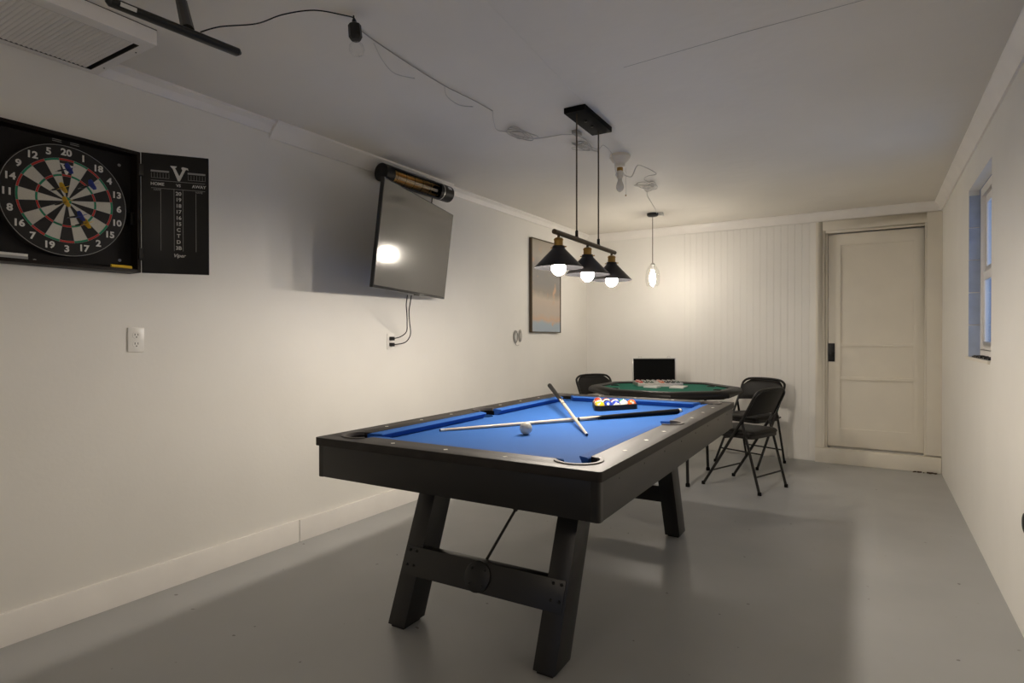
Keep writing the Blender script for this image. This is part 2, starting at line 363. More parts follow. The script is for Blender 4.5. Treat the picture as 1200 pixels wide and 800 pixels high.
for ax, nx in ((a0, 1), (a1, -1)):
    cushion((ax, b0 + g), (ax, TL / 2 - mg), (nx, 0), .040, .012); cushion((ax, TL / 2 + mg), (ax, b1 - g), (nx, 0), .012, .040)
# pocket castings and pocket cups
def horseshoe(cx, cy, r, s, e, wd=.014):
    n = 20; out = [(cx + (r + wd) * cos(R(s + (e - s) * i / n)), cy + (r + wd) * sin(R(s + (e - s) * i / n))) for i in range(n + 1)]
    inn = [(cx + r * cos(R(s + (e - s) * i / n)), cy + r * sin(R(s + (e - s) * i / n))) for i in range(n, -1, -1)]
    MB().prism(out + inn, TZ - .012, TZ + .004).build('pocket_casting', CAST, pt, bevel=.0015)
k = .014
for cx, cy, r_, s_, e_ in ((RW + k, RW + k, pr - .004, 128, 322), (TW - RW - k, RW + k, pr - .004, 218, 412), (TW - RW - k, TL - RW - k, pr - .004, -52, 142), (RW + k, TL - RW - k, pr - .004, 38, 232), (RW - .006, TL / 2, .062, 85, 275), (TW - RW + .006, TL / 2 + .012, .062, -95, 95)):
    horseshoe(cx, cy, r_, s_, e_)
    c = MB(); rr = r_ + .001; c.lathe([(rr, TZ - .012), (rr, PZ - .03), (rr * .85, PZ - .075), (rr * .3, PZ - .085), (.0001, PZ - .086)], 24, Matrix.Translation((cx, cy, 0)), False)
    # leave the throat open towards the playing field
    c.f = [f for f in c.f if not (min(c.v[i][2] for i in f) > PZ - .031 and (Vector((sum(c.v[i][0] for i in f) / len(f) - cx, sum(c.v[i][1] for i in f) / len(f) - cy)).angle(Vector((cos(R((s_ + e_) / 2 + 180)), sin(R((s_ + e_) / 2 + 180)))))) < R(80))]; c.m = [0] * len(c.f)
    c.build('pocket_cup', NET, pt)
# diamonds
def dia(a, b_): MB().prism([(a - .010, b_), (a, b_ - .010), (a + .010, b_), (a, b_ + .010)], TZ - .0005, TZ + .0006).build('diamond_inlay', PEARL, pt)
for i in (1, 2, 3, 5, 6, 7):
    for a in (.055, TW - .055): dia(a, RW + (TL - 2 * RW) * i / 8)
for i in (1, 2, 3):
    for b_ in (.055, TL - .055): dia(RW + (TW - 2 * RW) * i / 4, b_)
# aprons, with rounded corner posts
ZA0, ZA1 = .640, TZ - .034; ins = .008; pc = .030
MB().box(ins + pc, TW - ins - pc, ins, ins + .022, ZA0, ZA1).build('apron', APR, pt, bevel=.001)
MB().box(ins + pc, TW - ins - pc, TL - ins - .022, TL - ins, ZA0, ZA1).build('apron', APR, pt, bevel=.001)
MB().box(ins, ins + .022, ins + pc, TL - ins - pc, ZA0, ZA1).build('apron', APR, pt, bevel=.001)
MB().box(TW - ins - .022, TW - ins, ins + pc, TL - ins - pc, ZA0, ZA1).build('apron', APR, pt, bevel=.001)
for sx, cx in ((-1, ins), (1, TW - ins)):
    for sy, cy in ((-1, ins), (1, TL - ins)):
        r_ = pc; ox, oy = cx - sx * r_, cy - sy * r_; q = .012
        pts = [(ox + sx * q * cos(t_) + sx * (r_ - q), oy + sy * q * sin(t_) + sy * (r_ - q)) for t_ in [R(90 * i / 6) for i in range(7)]]
        MB().prism([(ox, oy)] + [(cx, oy)] + pts + [(ox, cy)], ZA0 - .001, ZA1).build('corner_post', APR, pt)
for bb_ in [.18 + i * .26 for i in range(8)]:
    MB().lathe([(.004, 0), (.0035, .0012), (.0001, .0014)], 10, Matrix.Translation((TW - ins, bb_, ZA1 - .02)) @ Matrix.Rotation(pi / 2, 4, 'Y')).build('screw', BLKMET, pt)
# legs: plane of lean b = b_near + .41 z
def leg(a_, foot, sg):
    m = MB(); zt = .662; y0, y1 = foot; wd = .088; zb = .012
    m.hexa([Vector((x, y + sg * .41 * z_, z_)) for x in (a_, a_ + wd) for y in (y0, y1) for z_ in (zb, zt)])
    lg = m.build('leg', APR, pt, bevel=.0025)
    f = MB(); f.box(a_ + .012, a_ + wd - .012, y0 + .015, y1 - .012, 0, .013); f.build('leveling_foot', BLACK, lg)
    for z_, x_ in ((.235, .028), (.235, .062), (.29, .028), (.29, .062)):
        if sg > 0: MB().lathe([(.007, 0), (.006, .003), (.0001, .004)], 10, Matrix.Translation((a_ + x_, y0 - .003 + .41 * z_ , z_)) @ Matrix.Rotation(pi / 2, 4, 'X')).build('bolt', BLKMET, lg)
for aa in (.212, .895):
    leg(aa, (.190, .322), 1); leg(aa, (TL - .322, TL - .190), -1)
def beam(y, sg):
    m = MB(); z0, z1 = .198, .305; y0 = y - sg * .003
    m.hexa([Vector((x, yy + sg * .41 * z_, z_)) for x in (.222, .973) for yy in ((y0, y0 + sg * .035)) for z_ in (z0, z1)])
    b_ = m.build('cross_beam', APR, pt, bevel=.002)
    M_ = Matrix.Translation((.597, y0 + sg * .41 * .252, .252)) @ Matrix.Rotation(R(90) * (1 if sg > 0 else -1) - sg * R(22.3) * 1, 4, 'X')
    MB().lathe([(.060, -.004), (.060, .006), (.054, .009), (.0001, .009)], 32, M_).build('round_plate', BLKMET, b_)
    for i in range(4):
        t_ = R(45 + 90 * i); MB().lathe([(.006, .008), (.005, .012), (.0001, .013)], 10, M_ @ Matrix.Translation((.042 * cos(t_), .042 * sin(t_), 0))).build('bolt', BLKMET, b_)
beam(.190, 1); beam(TL - .190, -1)
rod = MB(); rod.tube([(.600, .325, .285), (.612, .56, .45)], .006, 8); rod.tube([(.612, .56, .45), (.615, .74, .575)], .011, 8); rod.tube([(.615, .74, .575), (.617, .87, .662)], .006, 8)
rod.build('tension_rod', BLKMET, pt)
rod = MB(); rod.tube([(.600, TL - .325, .285), (.617, TL - .87, .662)], .006, 8); rod.build('tension_rod', BLKMET, pt)
TM = Matrix.Translation((-1.924, 1.609, 0)) @ Matrix.Rotation(.019, 4, 'Z')
def tp(a, b, z): return TM @ Vector((a, b, z))
# ------------------------------------------------------------------ cues
def cue(p, q, label):
    p = Vector(p); q = Vector(q); d = q - p; Ln = d.length; d.normalize()
    rot = d.to_track_quat('X', 'Z').to_euler(); t = thing('pool_cue', label, 'cue stick', p, rot)
    MB().tube([(.022, 0, 0), (.75, 0, 0)], [.0062, .0098], 14).build('shaft', MAPLE, t)
    MB().tube([(.004, 0, 0), (.022, 0, 0)], .0064, 14).build('ferrule', FERR, t)
    MB().tube([(0, 0, 0), (.004, 0, 0)], .0062, 14).build('tip', TIPB, t)
    MB().tube([(.75, 0, 0), (.762, 0, 0)], .0104, 14).build('joint_collar', BLKMET, t)
    MB().tube([(.762, 0, 0), (.90, 0, 0)], [.0100, .0112], 14).build('forearm', MAPLE, t)
    for i in range(4):
        u = i * pi / 2; m = MB(); r1 = .0116
        m.add([(.80, cos(u) * .0106, sin(u) * .0106)] + [(.902, cos(u + s_) * r1, sin(u + s_) * r1) for s_ in (-.8, -.4, 0, .4, .8)], [(0, j, j + 1) for j in range(1, 5)])
        m.build('black_point', CUEBLK, t)
    MB().tube([(.90, 0, 0), (Ln - .022, 0, 0)], [.0114, .0150], 16).build('butt', CUEBLK, t)
    MB().tube([(Ln - .022, 0, 0), (Ln - .006, 0, 0)], .0152, 16).build('butt_ring', PEARL, t)
    MB().tube([(Ln - .006, 0, 0), (Ln, 0, 0)], [.0145, .012], 16).build('bumper', NET, t)
cue(tp(.218, .540, PZ + .0066), tp(1.022, 1.748, PZ + .0155), 'pool cue lying flat across the blue cloth, black butt at the right')
cue(tp(.862, .763, PZ + .007), (-1.916, 3.619, .868), 'pool cue resting over the other cue with its butt out past the far left pocket')
# ------------------------------------------------------------------ balls
def ball_mat(name, col, stripe):
    m = mat(name, (.80, .77, .68) if stripe else col, .12, noise=(8, .02), coat=.5); N = m.node_tree.nodes; L = m.node_tree.links; b = N['Principled BSDF']
    tc = N.new('ShaderNodeTexCoord'); sx = N.new('ShaderNodeSeparateXYZ'); L.new(tc.outputs['Object'], sx.inputs[0])
    if stripe:
        ab = N.new('ShaderNodeMath'); ab.operation = 'ABSOLUTE'; L.new(sx.outputs[2], ab.inputs[0])
        lt_ = N.new('ShaderNodeMath'); lt_.operation = 'LESS_THAN'; lt_.inputs[1].default_value = .014; L.new(ab.outputs[0], lt_.inputs[0])
        mx = N.new('ShaderNodeMixRGB'); mx.inputs[1].default_value = (.80, .77, .68, 1); mx.inputs[2].default_value = (*col, 1)
        L.new(lt_.outputs[0], mx.inputs[0]); L.new(mx.outputs[0], b.inputs['Base Color'])
    return m
BC = dict(yellow=(.85, .55, .02), blue=(.02, .06, .42), red=(.62, .045, .02), purple=(.10, .02, .16), orange=(.80, .13, .02), green=(.01, .22, .12), maroon=(.22, .02, .02), black=(.01, .01, .01))
ballme = {}
def ball(col, stripe, p, rot, label, number, disc_dir=None):
    key = (col, stripe)
    if key not in ballme:
        ballme[key] = MB().sphere((0, 0, 0), .0285, 28).mesh('ball', ball_mat('ball_%s_%s' % (col, 'stripe' if stripe else 'solid'), BC[col], stripe), 180)
    o = link('pool_ball', ballme[key], None, p, rot); tag(o, label, 'pool ball', 'pool balls in the triangle')
    if disc_dir:
        d = Vector(disc_dir).normalized(); q = d.to_track_quat('Z', 'Y').to_matrix(); inv = Matrix.Rotation(0, 3, 'X') @ o.rotation_euler.to_matrix().inverted()
        v = inv @ (d * .0281); e = (inv @ q).to_euler()
        MB().lathe([(.0075, -.001), (.0075, .0007)], 16).build('number_disc', FERR, o, v, e)
        tt = text('number', number, .011, BLACK, o, inv @ (d * .0290), e, ext=.0001)
    return o
apex = Vector((.565, 1.600)); ang = R(55.5); e1 = Vector((cos(ang), sin(ang))); e2 = Vector((cos(ang + pi / 3), sin(ang + pi / 3)))
rows = [[('yellow', 0, '1', 'yellow ball at the near point of the triangle')],
        [('blue', 0, '2', 'blue ball just right of the yellow ball'), ('yellow', 1, '9', 'white ball with yellow band left of the yellow ball')],
        [('blue', 1, '10', 'white and blue banded ball third along the near side'), ('black', 0, '8', 'black ball in the middle of the triangle'), ('red', 1, '11', 'white and red banded ball third along the left side')],
        [('orange', 1, '13', 'white and orange banded ball fourth along the near side'), ('green', 1, '14', 'white and green banded ball inside the triangle behind the blue ones'), ('purple', 1, '12', 'white and purple banded ball inside the triangle behind the left side'), ('red', 0, '3', 'red ball fourth along the left side of the triangle')],
        [('orange', 0, '5', 'plain orange ball at the right end corner of the triangle'), ('green', 0, '6', 'green ball on the back row next to the right end'), ('purple', 0, '4', 'purple ball at the middle of the back row'), ('maroon', 0, '7', 'dark maroon ball on the back row second from left end'), ('maroon', 1, '15', 'white and maroon banded ball at the left end corner of the triangle')]]
todir = Vector((0, 0, 1.2)) - tp(.6, 1.7, .79)
for i, rw_ in enumerate(rows):
    for j, (c_, s_, n_, lb) in enumerate(rw_):
        q = apex + (e1 * (i - j) + e2 * j) * .0572 + (e1 + e2) * 0.045 * .58
        ball(c_, s_, tp(q.x, q.y, PZ + .0285), (random.uniform(.3, 1.4), random.uniform(-.6, .9), random.uniform(0, 6)), lb, n_, (todir.x * .5 + random.uniform(-.8, .8), todir.y * .5 + random.uniform(-.5, .5), .9) if (i + j) % 2 == 0 or i == 1 else None)
o = MB().sphere((0, 0, 0), .0285, 28).build('cue_ball', mat('cue_ball_white', (.68, .64, .55), .14, coat=.5), None, tp(.606, .668, PZ + .0288), smooth=180); tag(o, 'white cue ball alone on the blue cloth before the crossed cues', 'cue ball')
# triangle rack
c0 = apex + (e1 + e2) * .045 * .58; sd = .0572 * 4; cen = c0 + (e1 + e2) * sd / 3
def tri(rad):
    out = []
    for vtx, a_ in ((c0, ang + pi / 6 + pi), (c0 + e1 * sd, ang + pi / 6 - pi / 3), (c0 + e2 * sd, ang + pi / 6 + pi / 3)):
        for i in range(7): t_ = a_ - pi / 3 + (2 * pi / 3) * i / 6; out.append((vtx.x + rad * cos(t_), vtx.y + rad * sin(t_)))
    return out
rk = MB().prism(tri(.0345), PZ, PZ + .032, [tri(.0295)]).mesh('ball_rack', BLACK, 35, .001)
o = link('ball_rack', rk, None, (-1.924, 1.609, .0002), (0, 0, .019)); tag(o, 'black plastic triangle rack around the coloured balls on blue cloth', 'ball rack')
# ------------------------------------------------------------------ chandelier
CX = -1.33
ch = thing('chandelier', 'three-shade black and brass bar light hanging over the pool table', 'pendant lamp', (CX, 2.975, H), (0, 0, R(1.5)))
MB().box(-.06, .06, -.195, .195, -.030, 0).build('canopy', NET, ch, bevel=.002)
for y in (-.045, .045): MB().lathe([(.008, -.029), (.008, -.036), (.0001, -.037)], 12, Matrix.Translation((0, y, 0))).build('canopy_screw', BLACK, ch)
for y in (-.165, .140):
    c = MB(); c.tube([(0, y, -.028), (0, y, -.672)], .0042, 8).build('suspension_cord', BRONZE, ch)
    MB().lathe([(.005, -.640), (.008, -.645), (.008, -.672), (.012, -.676)], 12, Matrix.Translation((0, y, 0))).build('cord_grip', BLACK, ch)
zb = 1.713 - H
b_ = MB(); b_.tube([(0, -.435, zb), (0, .405, zb)], .0125, 14); b_.build('bar', BRONZE, ch)
def cone_lamp(y):
    M_ = Matrix.Translation((0, y, 0)); s = MB()
    MB().tube([(0, y, zb - .008), (0, y, zb - .026)], .007, 10).build('stem', BRONZE, ch)
    MB().lathe([(.010, zb - .022), (.020, zb - .026), (.025, zb - .034), (.022, zb - .038), (.0225, zb - .068), (.018, zb - .070)], 20, M_).build('brass_socket', BRASS, ch)
    z1, z0 = zb - .066, zb - .172
    s.lathe([(.010, z1 + .004), (.030, z1 + .002), (.032, z1 - .012), (.119, z0 + .004), (.122, z0)], 36, M_, False); o = s.build('shade', SHADEM, ch)
    MB().lathe([(.121, z0 + .0005), (.117, z0 + .006), (.030, z1 - .014), (.012, z1 - .006)], 36, M_, False).build('shade_lining', SHADEI, o)
    g_ = MB(); zc = zb - .172; g_.lathe([(.012, zc + .055), (.016, zc + .038), (.030, zc + .020), (.036, zc), (.033, zc - .015), (.022, zc - .029), (.010, zc - .036), (.0001, zc - .038)], 24, M_)
    g_.build('bulb', GLOWB, ch)
    for sg in (-1, 1): MB().tube([(.030 * sg, y, z1 - .004), (.042 * sg, y, z1 - .004)], .003, 6).build('thumb_screw', BRASS, o)
for y in (-.385, -.020, .352): cone_lamp(y)
# single pendant
pd = thing('pendant_lamp', 'small single pendant with clear glass shade and lit bulb near the back wall', 'pendant lamp', (-1.827, 5.59, H))
MB().lathe([(.055, 0), (.055, -.018), (.045, -.028), (.012, -.034), (.0001, -.034)], 28).build('canopy', BLACK, pd)
MB().tube([(0, 0, -.03), (0, 0, -.490)], .0035, 8).build('cord', BRONZE, pd)
MB().lathe([(.006, -.478), (.022, -.490), (.024, -.500), (.018, -.503), (.018, -.545), (.014, -.548)], 20).build('socket', ALU, pd)
MB().lathe([(.026, -.502), (.042, -.520), (.062, -.560), (.070, -.610), (.068, -.655), (.060, -.690), (.050, -.705)], 28, None, False).build('glass_shade', GLASS, pd)
MB().lathe([(.010, -.540), (.014, -.560), (.026, -.600), (.030, -.640), (.022, -.680), (.010, -.697), (.0001, -.70)], 24).build('bulb', GLOWP, pd)
# porcelain holder
ph = thing('lampholder', 'cream porcelain ceiling lampholder with unlit bulb and pull chain', 'lampholder', (-1.425, 3.685, H))
MB().lathe([(.064, 0), (.068, -.006), (.068, -.020), (.060, -.030), (.048, -.048), (.034, -.058), (.032, -.080), (.022, -.084)], 28).build('base', PORC, ph)
MB().lathe([(.018, -.082), (.020, -.086), (.020, -.104), (.016, -.108)], 18).build('adapter_ring', BRASS, ph)
MB().lathe([(.020, -.106), (.022, -.112), (.021, -.150), (.017, -.156)], 18).build('socket_adapter', PORC, ph)
for sg in (-1, 1): MB().box(.016 * sg - .010, .016 * sg + .010, -.012, .012, -.138, -.118).build('plug_outlet', WHITEP, ph)
MB().lathe([(.013, -.155), (.014, -.170), (.022, -.195), (.025, -.213), (.020, -.232), (.008, -.242), (.0001, -.243)], 22).build('unlit_bulb', mat('frosted_bulb', (.72, .69, .62), .15, coat=.3), ph)
MB().tube([(.032, .018, -.080), (.034, .019, -.150), (.033, .019, -.262)], .0012, 6).build('pull_chain', ALU, ph)
MB().sphere((.033, .019, -.266), .005, 10).build('chain_knob', BRASS, ph)
# black socket with clear bulb near camera
sk = thing('bulb_socket', 'black faceted bulb socket with a clear bulb at the ceiling, end of black cable', 'lampholder', (-1.655, 1.570, H), (R(3), R(-4), 0))
MB().lathe([(.003, 0), (.003, -.008), (.008, -.018), (.010, -.030)], 10).build('strain_relief', BLACK, sk)
MB().lathe([(.012, -.028), (.024, -.036), (.025, -.080), (.018, -.092), (.010, -.094)], 8).build('socket_body', BLKMET, sk, smooth=20)
MB().lathe([(.012, -.092), (.014, -.098), (.026, -.112), (.029, -.128), (.022, -.144), (.0001, -.150)], 20).build('clear_bulb', GLASS, sk)
# black bar fixture with stem
bf = thing('bar_heater', 'black metal bar on an angled stem hanging from the ceiling, top left', 'bar heater')
A, B = Vector((-1.940, .862, 2.200)), Vector((-1.902, 1.274, 2.200))
m = MB(); d = (B - A).normalized(); n_ = Vector((d.y, -d.x, 0))
def ov(c, sw, sh): return [c + n_ * sw * cos(2 * pi * i / 14) + Vector((0, 0, 1)) * sh * sin(2 * pi * i / 14) for i in range(14)]
secs = [(A, .006, .005), (A + d * .012, .020, .013), (B - d * .012, .020, .013), (B, .006, .005)]
vs = []; [vs.extend(ov(*s_)) for s_ in secs]; fs = [(i * 14 + j, i * 14 + (j + 1) % 14, (i + 1) * 14 + (j + 1) % 14, (i + 1) * 14 + j) for i in range(3) for j in range(14)] + [tuple(range(13, -1, -1)), tuple(range(42, 56))]
m.add(vs, fs); m.build('bar', BLKMET, bf)
J = A + d * .235
s_ = MB(); s_.tube([J + Vector((0, 0, .006)), J + Vector((-.190, .085, .199))], [.021, .019], 10); s_.build('stem', BLKMET, bf)
q = A + d * .055; s_ = MB(); c1 = q + Vector((.0205, 0, .002)) - Vector((0, 0, .004))
s_.box(-.0008, .0008, -.022, .022, -.006, .006, Matrix.Translation(q + n_ * .0185 + Vector((0, 0, -.004))) @ Matrix.Rotation(R(-5), 4, 'Z') @ Matrix.Rotation(R(22), 4, 'Y')); s_.build('sticker', WHITE, bf)
cb = MB(); cb.tube(spline([J + Vector((.030, .024, .004)), (-1.855, 1.17, 2.235), (-1.82, 1.28, 2.285), (-1.80, 1.37, 2.352), (-1.73, 1.45, 2.385), (-1.672, 1.540, 2.392), (-1.655, 1.568, 2.392)], 8), .0026, 6)
tag(cb.build('cable', BLACK), 'thin black cable drooping between the black bar and the black socket', 'cable')
# ------------------------------------------------------------------ clear extension cords on the ceiling
def coil(c, n, r, ax, seed):
    rnd = random.Random(seed); out = []
    for k in range(n):
        a_ = rnd.uniform(-.5, .5); rx = r * rnd.uniform(.35, .8); ry = r * rnd.uniform(1.0, 1.9); ox, oy = rnd.uniform(-.3, .3) * r, rnd.uniform(-.7, .7) * r; dz = rnd.uniform(-.03, 0)
        for i in range(12):
            t_ = 2 * pi * i / 12; x_, y_ = rx * cos(t_) + ox, ry * sin(t_) + oy
            out.append((c[0] + x_ * cos(a_) - y_ * sin(a_), c[1] + x_ * sin(a_) + y_ * cos(a_), c[2] - .004 + dz * (.5 + .5 * sin(t_ + k))))
    return out
cz = H - .006
CLEARC.node_tree.nodes['Principled BSDF'].inputs['Transmission Weight'].default_value = .2
def cord(name, pts, r, m_, label, cat='cord'): tag(MB().tube(spline(pts, 6), r, 6).build(name, m_), label, cat)
cord('clear_cord', [(-1.69, 1.60, cz), (-1.71, 1.70, cz), (-1.73, 1.95, cz), (-1.735, 2.215, cz - .002), (-1.72, 2.42, cz), (-1.715, 2.60, cz)], .0024, CLEARD, 'clear cord clipped straight along the ceiling from the black socket')
cord('clear_cord', [(-1.73, 1.75, cz), (-1.79, 1.86, cz - .01), (-1.83, 1.98, cz - .012), (-1.80, 2.08, cz - .004)], .0017, CLEARC, 'short thin clear cord sagging in a curve beside the long ceiling cord')
cord('clear_cord', [(-1.736, 2.22, cz), (-1.785, 2.30, cz - .012), (-1.80, 2.42, cz - .012), (-1.77, 2.50, cz)], .0019, CLEARC, 'short clear cord drooping midway along the ceiling cord run')
cord('clear_cord', [(-1.715, 2.60, cz), (-1.77, 2.70, cz - .02), (-1.80, 2.80, cz - .03)] + coil((-1.75, 2.93, cz), 4, .07, (0, 1), 3) + [(-1.74, 3.05, cz - .01), (-1.66, 3.10, cz - .004), (-1.56, 3.12, cz), (-1.50, 3.14, cz - .006)], .0024, CLEARC, 'bundled loops of clear cord left of the chandelier canopy', 'cord bundle')
cord('clear_cord', [(-1.50, 3.14, cz - .006), (-1.46, 3.20, cz - .02)] + coil((-1.54, 3.33, cz - .005), 5, .055, (0, 1), 5) + [(-1.47, 3.42, cz - .02), (-1.42, 3.40, cz - .01), (-1.40, 3.50, cz - .05), (-1.43, 3.62, cz - .11), (-1.435, 3.668, cz - .123)], .0024, CLEARC, 'tangled clear cord bundle behind the chandelier cords, running to the lampholder', 'cord bundle')
cord('clear_cord', [(-1.405, 3.70, cz - .123), (-1.38, 3.78, cz - .12), (-1.37, 3.86, cz - .03), (-1.36, 3.98, cz - .01), (-1.32, 4.12, cz - .03), (-1.40, 4.18, cz - .02), (-1.47, 4.30, cz - .01)] + coil((-1.50, 4.52, cz), 4, .085, (0, .8), 8) + [(-1.60, 4.75, cz - .01), (-1.68, 5.10, cz), (-1.74, 5.40, cz), (-1.775, 5.56, cz - .004)], .0026, CLEARC, 'clear cord looping from the lampholder to the small pendant canopy', 'cord bundle')
pg = thing('cord_plug', 'small clear cord plug at the left edge of the chandelier canopy', 'plug', (-1.475, 3.13, H - .012))
MB().box(-.018, .018, -.035, .030, -.010, .011).build('plug_body', CLEARD, pg, bevel=.004)
pg = thing('cord_plug', 'small white plug beside the single pendant canopy on the ceiling', 'plug', (-1.745, 5.60, H - .016))
MB().box(-.018, .018, -.022, .022, -.014, .015).build('plug_body', WHITEP, pg, bevel=.004)
# ------------------------------------------------------------------ ceiling troffer
tf = thing('ceiling_panel_light', 'unlit white ceiling panel light with ribbed diffuser by the left wall', 'ceiling light', (-2.640, .60, H))
x0, x1, y0, y1 = -.236, .252, -.62, .642
fr = MB(); fr.prism([(x0, y0), (x1, y0), (x1, y1), (x0, y1)], -.060, 0, [[(x0 + .030, y0 + .035), (x1 - .060, y0 + .035), (x1 - .060, y1 - .035), (x0 + .030, y1 - .035)]]); fr.build('frame', TRIM, tf, bevel=.002)
ins_ = MB(); ins_.prism([(x0 + .030, y0 + .035), (x1 - .060, y0 + .035), (x1 - .060, y1 - .035), (x0 + .030, y1 - .035)], -.0585, -.040, [[(x0 + .0325, y0 + .0375), (x1 - .0625, y0 + .0375), (x1 - .0625, y1 - .0375), (x0 + .0325, y1 - .0375)]]); ins_.build('black_gasket', BLACK, tf)
rb = MB(); y = y0 + .042; n = 0; pf = []
xa, xb = x0 + .0328, x1 - .0628
while y < y1 - .054: pf += [(y, -.0545), (y + .008, -.0585)]; y += .016
pf += [(y, -.0545)]
for i in range(len(pf) - 1): rb.add([(xa, pf[i][0], pf[i][1]), (xb, pf[i][0], pf[i][1]), (xb, pf[i + 1][0], pf[i + 1][1]), (xa, pf[i + 1][0], pf[i + 1][1])], [(0, 1, 2, 3)])
rb.build('ribbed_diffuser', TRIM, tf, smooth=10)
MB().box(xa, xb, y0 + .041, y1 - .041, -.040, -.034).build('backing', TRIM, tf)
lipm = MB(); lipm.box(x1 - .0004, x1 + .0008, y0, y1, -.003, -.0005); lipm.build('seam_gap', BLACK, tf)
for sx in (.1, .36): MB().lathe([(.003, -.060), (.0025, -.062), (.0001, -.0625)], 8, Matrix.Translation((x0 + sx, y1 - .015, 0))).build('screw', BLKMET, tf)
# ------------------------------------------------------------------ dartboard cabinet
YC, ZC = 1.099, 1.757; XC = XL + .0005
cb = thing('dart_cabinet', 'open black dartboard cabinet with chalkboard doors on the left wall', 'dart cabinet', (XC, YC, ZC), WALLROT)
hw, hh, dp = .275, .268, .100
MB().box(-hw, hw, -hh, hh, 0, .012).build('back_board', BLACK, cb)
BROWN = mat('cabinet_edge', (.012, .008, .006), .5, spec=.2)
for a in ((-hw, -hw + .014, -hh, hh), (hw - .014, hw, -hh, hh), (-hw + .014, hw - .014, -hh, -hh + .014), (-hw + .014, hw - .014, hh - .014, hh)):
    MB().box(*a, .012, dp).build('side_panel', BROWN, cb, bevel=.001)
FOAM = mat('cabinet_lining', (.018, .0165, .0165), .75, spec=.2)
MB().box(-hw + .014, hw - .014, -hh + .014, hh - .014, .012, .040).build('lining', FOAM, cb)
for x_, y_ in ((-.215, .205), (.215, .205), (-.215, -.215), (.215, -.215), (-.095, -.250)):
    MB().lathe([(.0065, .040), (.0065, .042), (.0035, .0425), (.0035, .041)], 12, Matrix.Translation((x_, y_, 0))).build('screw_ring', GREYP, cb)
for x_ in (-.018, .045):
    for dy in (-.004, .003): MB().box(x_ - .016, x_ + .016, hh - .0205 + dy, hh - .018 + dy, .041, .0425).build('catch_plate', GREYP, cb)
MB().box(hw - .030, hw - .014, -.055, .0, .04, .075).build('dart_clip', BLACK, cb, bevel=.002)
def chalk_door(side):
    rx = hw if side > 0 else -hw
    dn = link('door', None, cb, (rx + side * .004, 0, dp), (0, R(-37.5) * side, 0))
    s = MB(); L_ = .268; x0_, x1_ = (0, L_) if side > 0 else (-L_, 0)
    s.box(x0_, x1_, -hh, hh, -.008, .008); s.build('door_board', BLACK, dn, bevel=.0015)
    for y_ in (.19, -.185): MB().box(-.008, .010, y_ - .026, y_ + .026, -.011, .012).build('hinge', BLKMET, dn, bevel=.001)
    if side < 0: return
    z_ = .0085; cx = L_ / 2 + .012
    def line(x0, x1, y0, y1, mm=GREYP): MB().box(x0, x1, y0, y1, z_ - .0006, z_ + .0004).build('chalk_line', mm, dn)
    # serif V emblem
    V = [(-.034, .222), (-.006, .222), (-.010, .216), (-.014, .214), (.004, .178), (.017, .206), (.012, .216), (.018, .221), (.040, .217), (.043, .206), (.036, .211), (.030, .208), (.006, .156), (-.002, .156), (-.024, .210), (-.030, .216)]
    MB().prism([(cx + a * .95, b - .004) for a, b in V], z_ - .0006, z_ + .0006).build('v_emblem', WHITE, dn)
    for sx in (-1, 1):
        xs = cx + sx * .073; line(xs - .036, xs + .036, .186, .194)
        for i in range(7): line(xs - .034 + i * .0115, xs - .033 + i * .0115, .160, .182)
        line(xs - .035, xs + .035, .1595, .1605)
    line(cx - .108, cx + .108, .1475, .1490); line(cx - .108, cx + .108, .1130, .1145)
    text('home_word', 'HOME', .019, WHITE, dn, (cx - .083, .132, z_), bold=.0003); text('away_word', 'AWAY', .019, WHITE, dn, (cx + .083, .132, z_), bold=.0003)
    text('versus_word', 'VS', .017, WHITE, dn, (cx, .131, z_), bold=.0003)
    text('name_word', 'NAME', .011, GREYP, dn, (cx - .083, .106, z_)); text('name_word', 'NAME', .011, GREYP, dn, (cx + .083, .106, z_))
    line(cx - .071, cx - .0695, -.165, .100); line(cx + .0695, cx + .071, -.165, .100); line(cx - .0185, cx - .017, -.165, .113); line(cx + .017, cx + .0185, -.165, .113)
    for i, tx in enumerate(('20', '19', '18', '17', '16', '15', 'C', 'T', 'D', '3B')):
        text('score_number', tx, .023, WHITE, dn, (cx, .094 - i * .0273, z_), bold=.0004)
    text('signature_word', 'Viper', .022, WHITE, dn, (cx + .002, -.186, z_), shear=.3, bold=.0003)
chalk_door(1); chalk_door(-1)
# dartboard
db = thing('dartboard', 'round bristle dartboard with numbers hanging in the black cabinet', 'dartboard', (XC + .041, YC, ZC), WALLROT)
MB().lathe([(.2255, 0), (.2255, .036), (.222, .038), (.0001, .038)], 72).build('backing_disc', DBLACK, db)
MB().tube([(.2225 * cos(2 * pi * i / 72), .2225 * sin(2 * pi * i / 72), .0388) for i in range(72)], .0011, 6, closed=True).build('number_ring_wire', GREYP, db)
def sector(r0, r1, n=4):
    o = [(r1 * sin(R(-9 + 18 * i / n)), r1 * cos(R(-9 + 18 * i / n))) for i in range(n + 1)]; i_ = [(r0 * sin(R(9 - 18 * i / n)), r0 * cos(R(9 - 18 * i / n))) for i in range(n + 1)]
    return MB().prism(o + i_, .037, .040)
def pair(name, r0, r1, ms): return [sector(r0, r1).mesh(name, m_, 20) for m_ in ms]
outer = pair('outer_wedge', .107, .162, (DBLACK, DWHITE)); innr = pair('inner_wedge', .016, .099, (DBLACK, DWHITE))
dbl = pair('double_segment', .162, .170, (DRED, DGREEN)); trb = pair('treble_segment', .099, .107, (DRED, DGREEN))
nums = [20, 1, 18, 4, 13, 6, 10, 15, 2, 17, 3, 19, 7, 16, 8, 11, 14, 9, 12, 5]
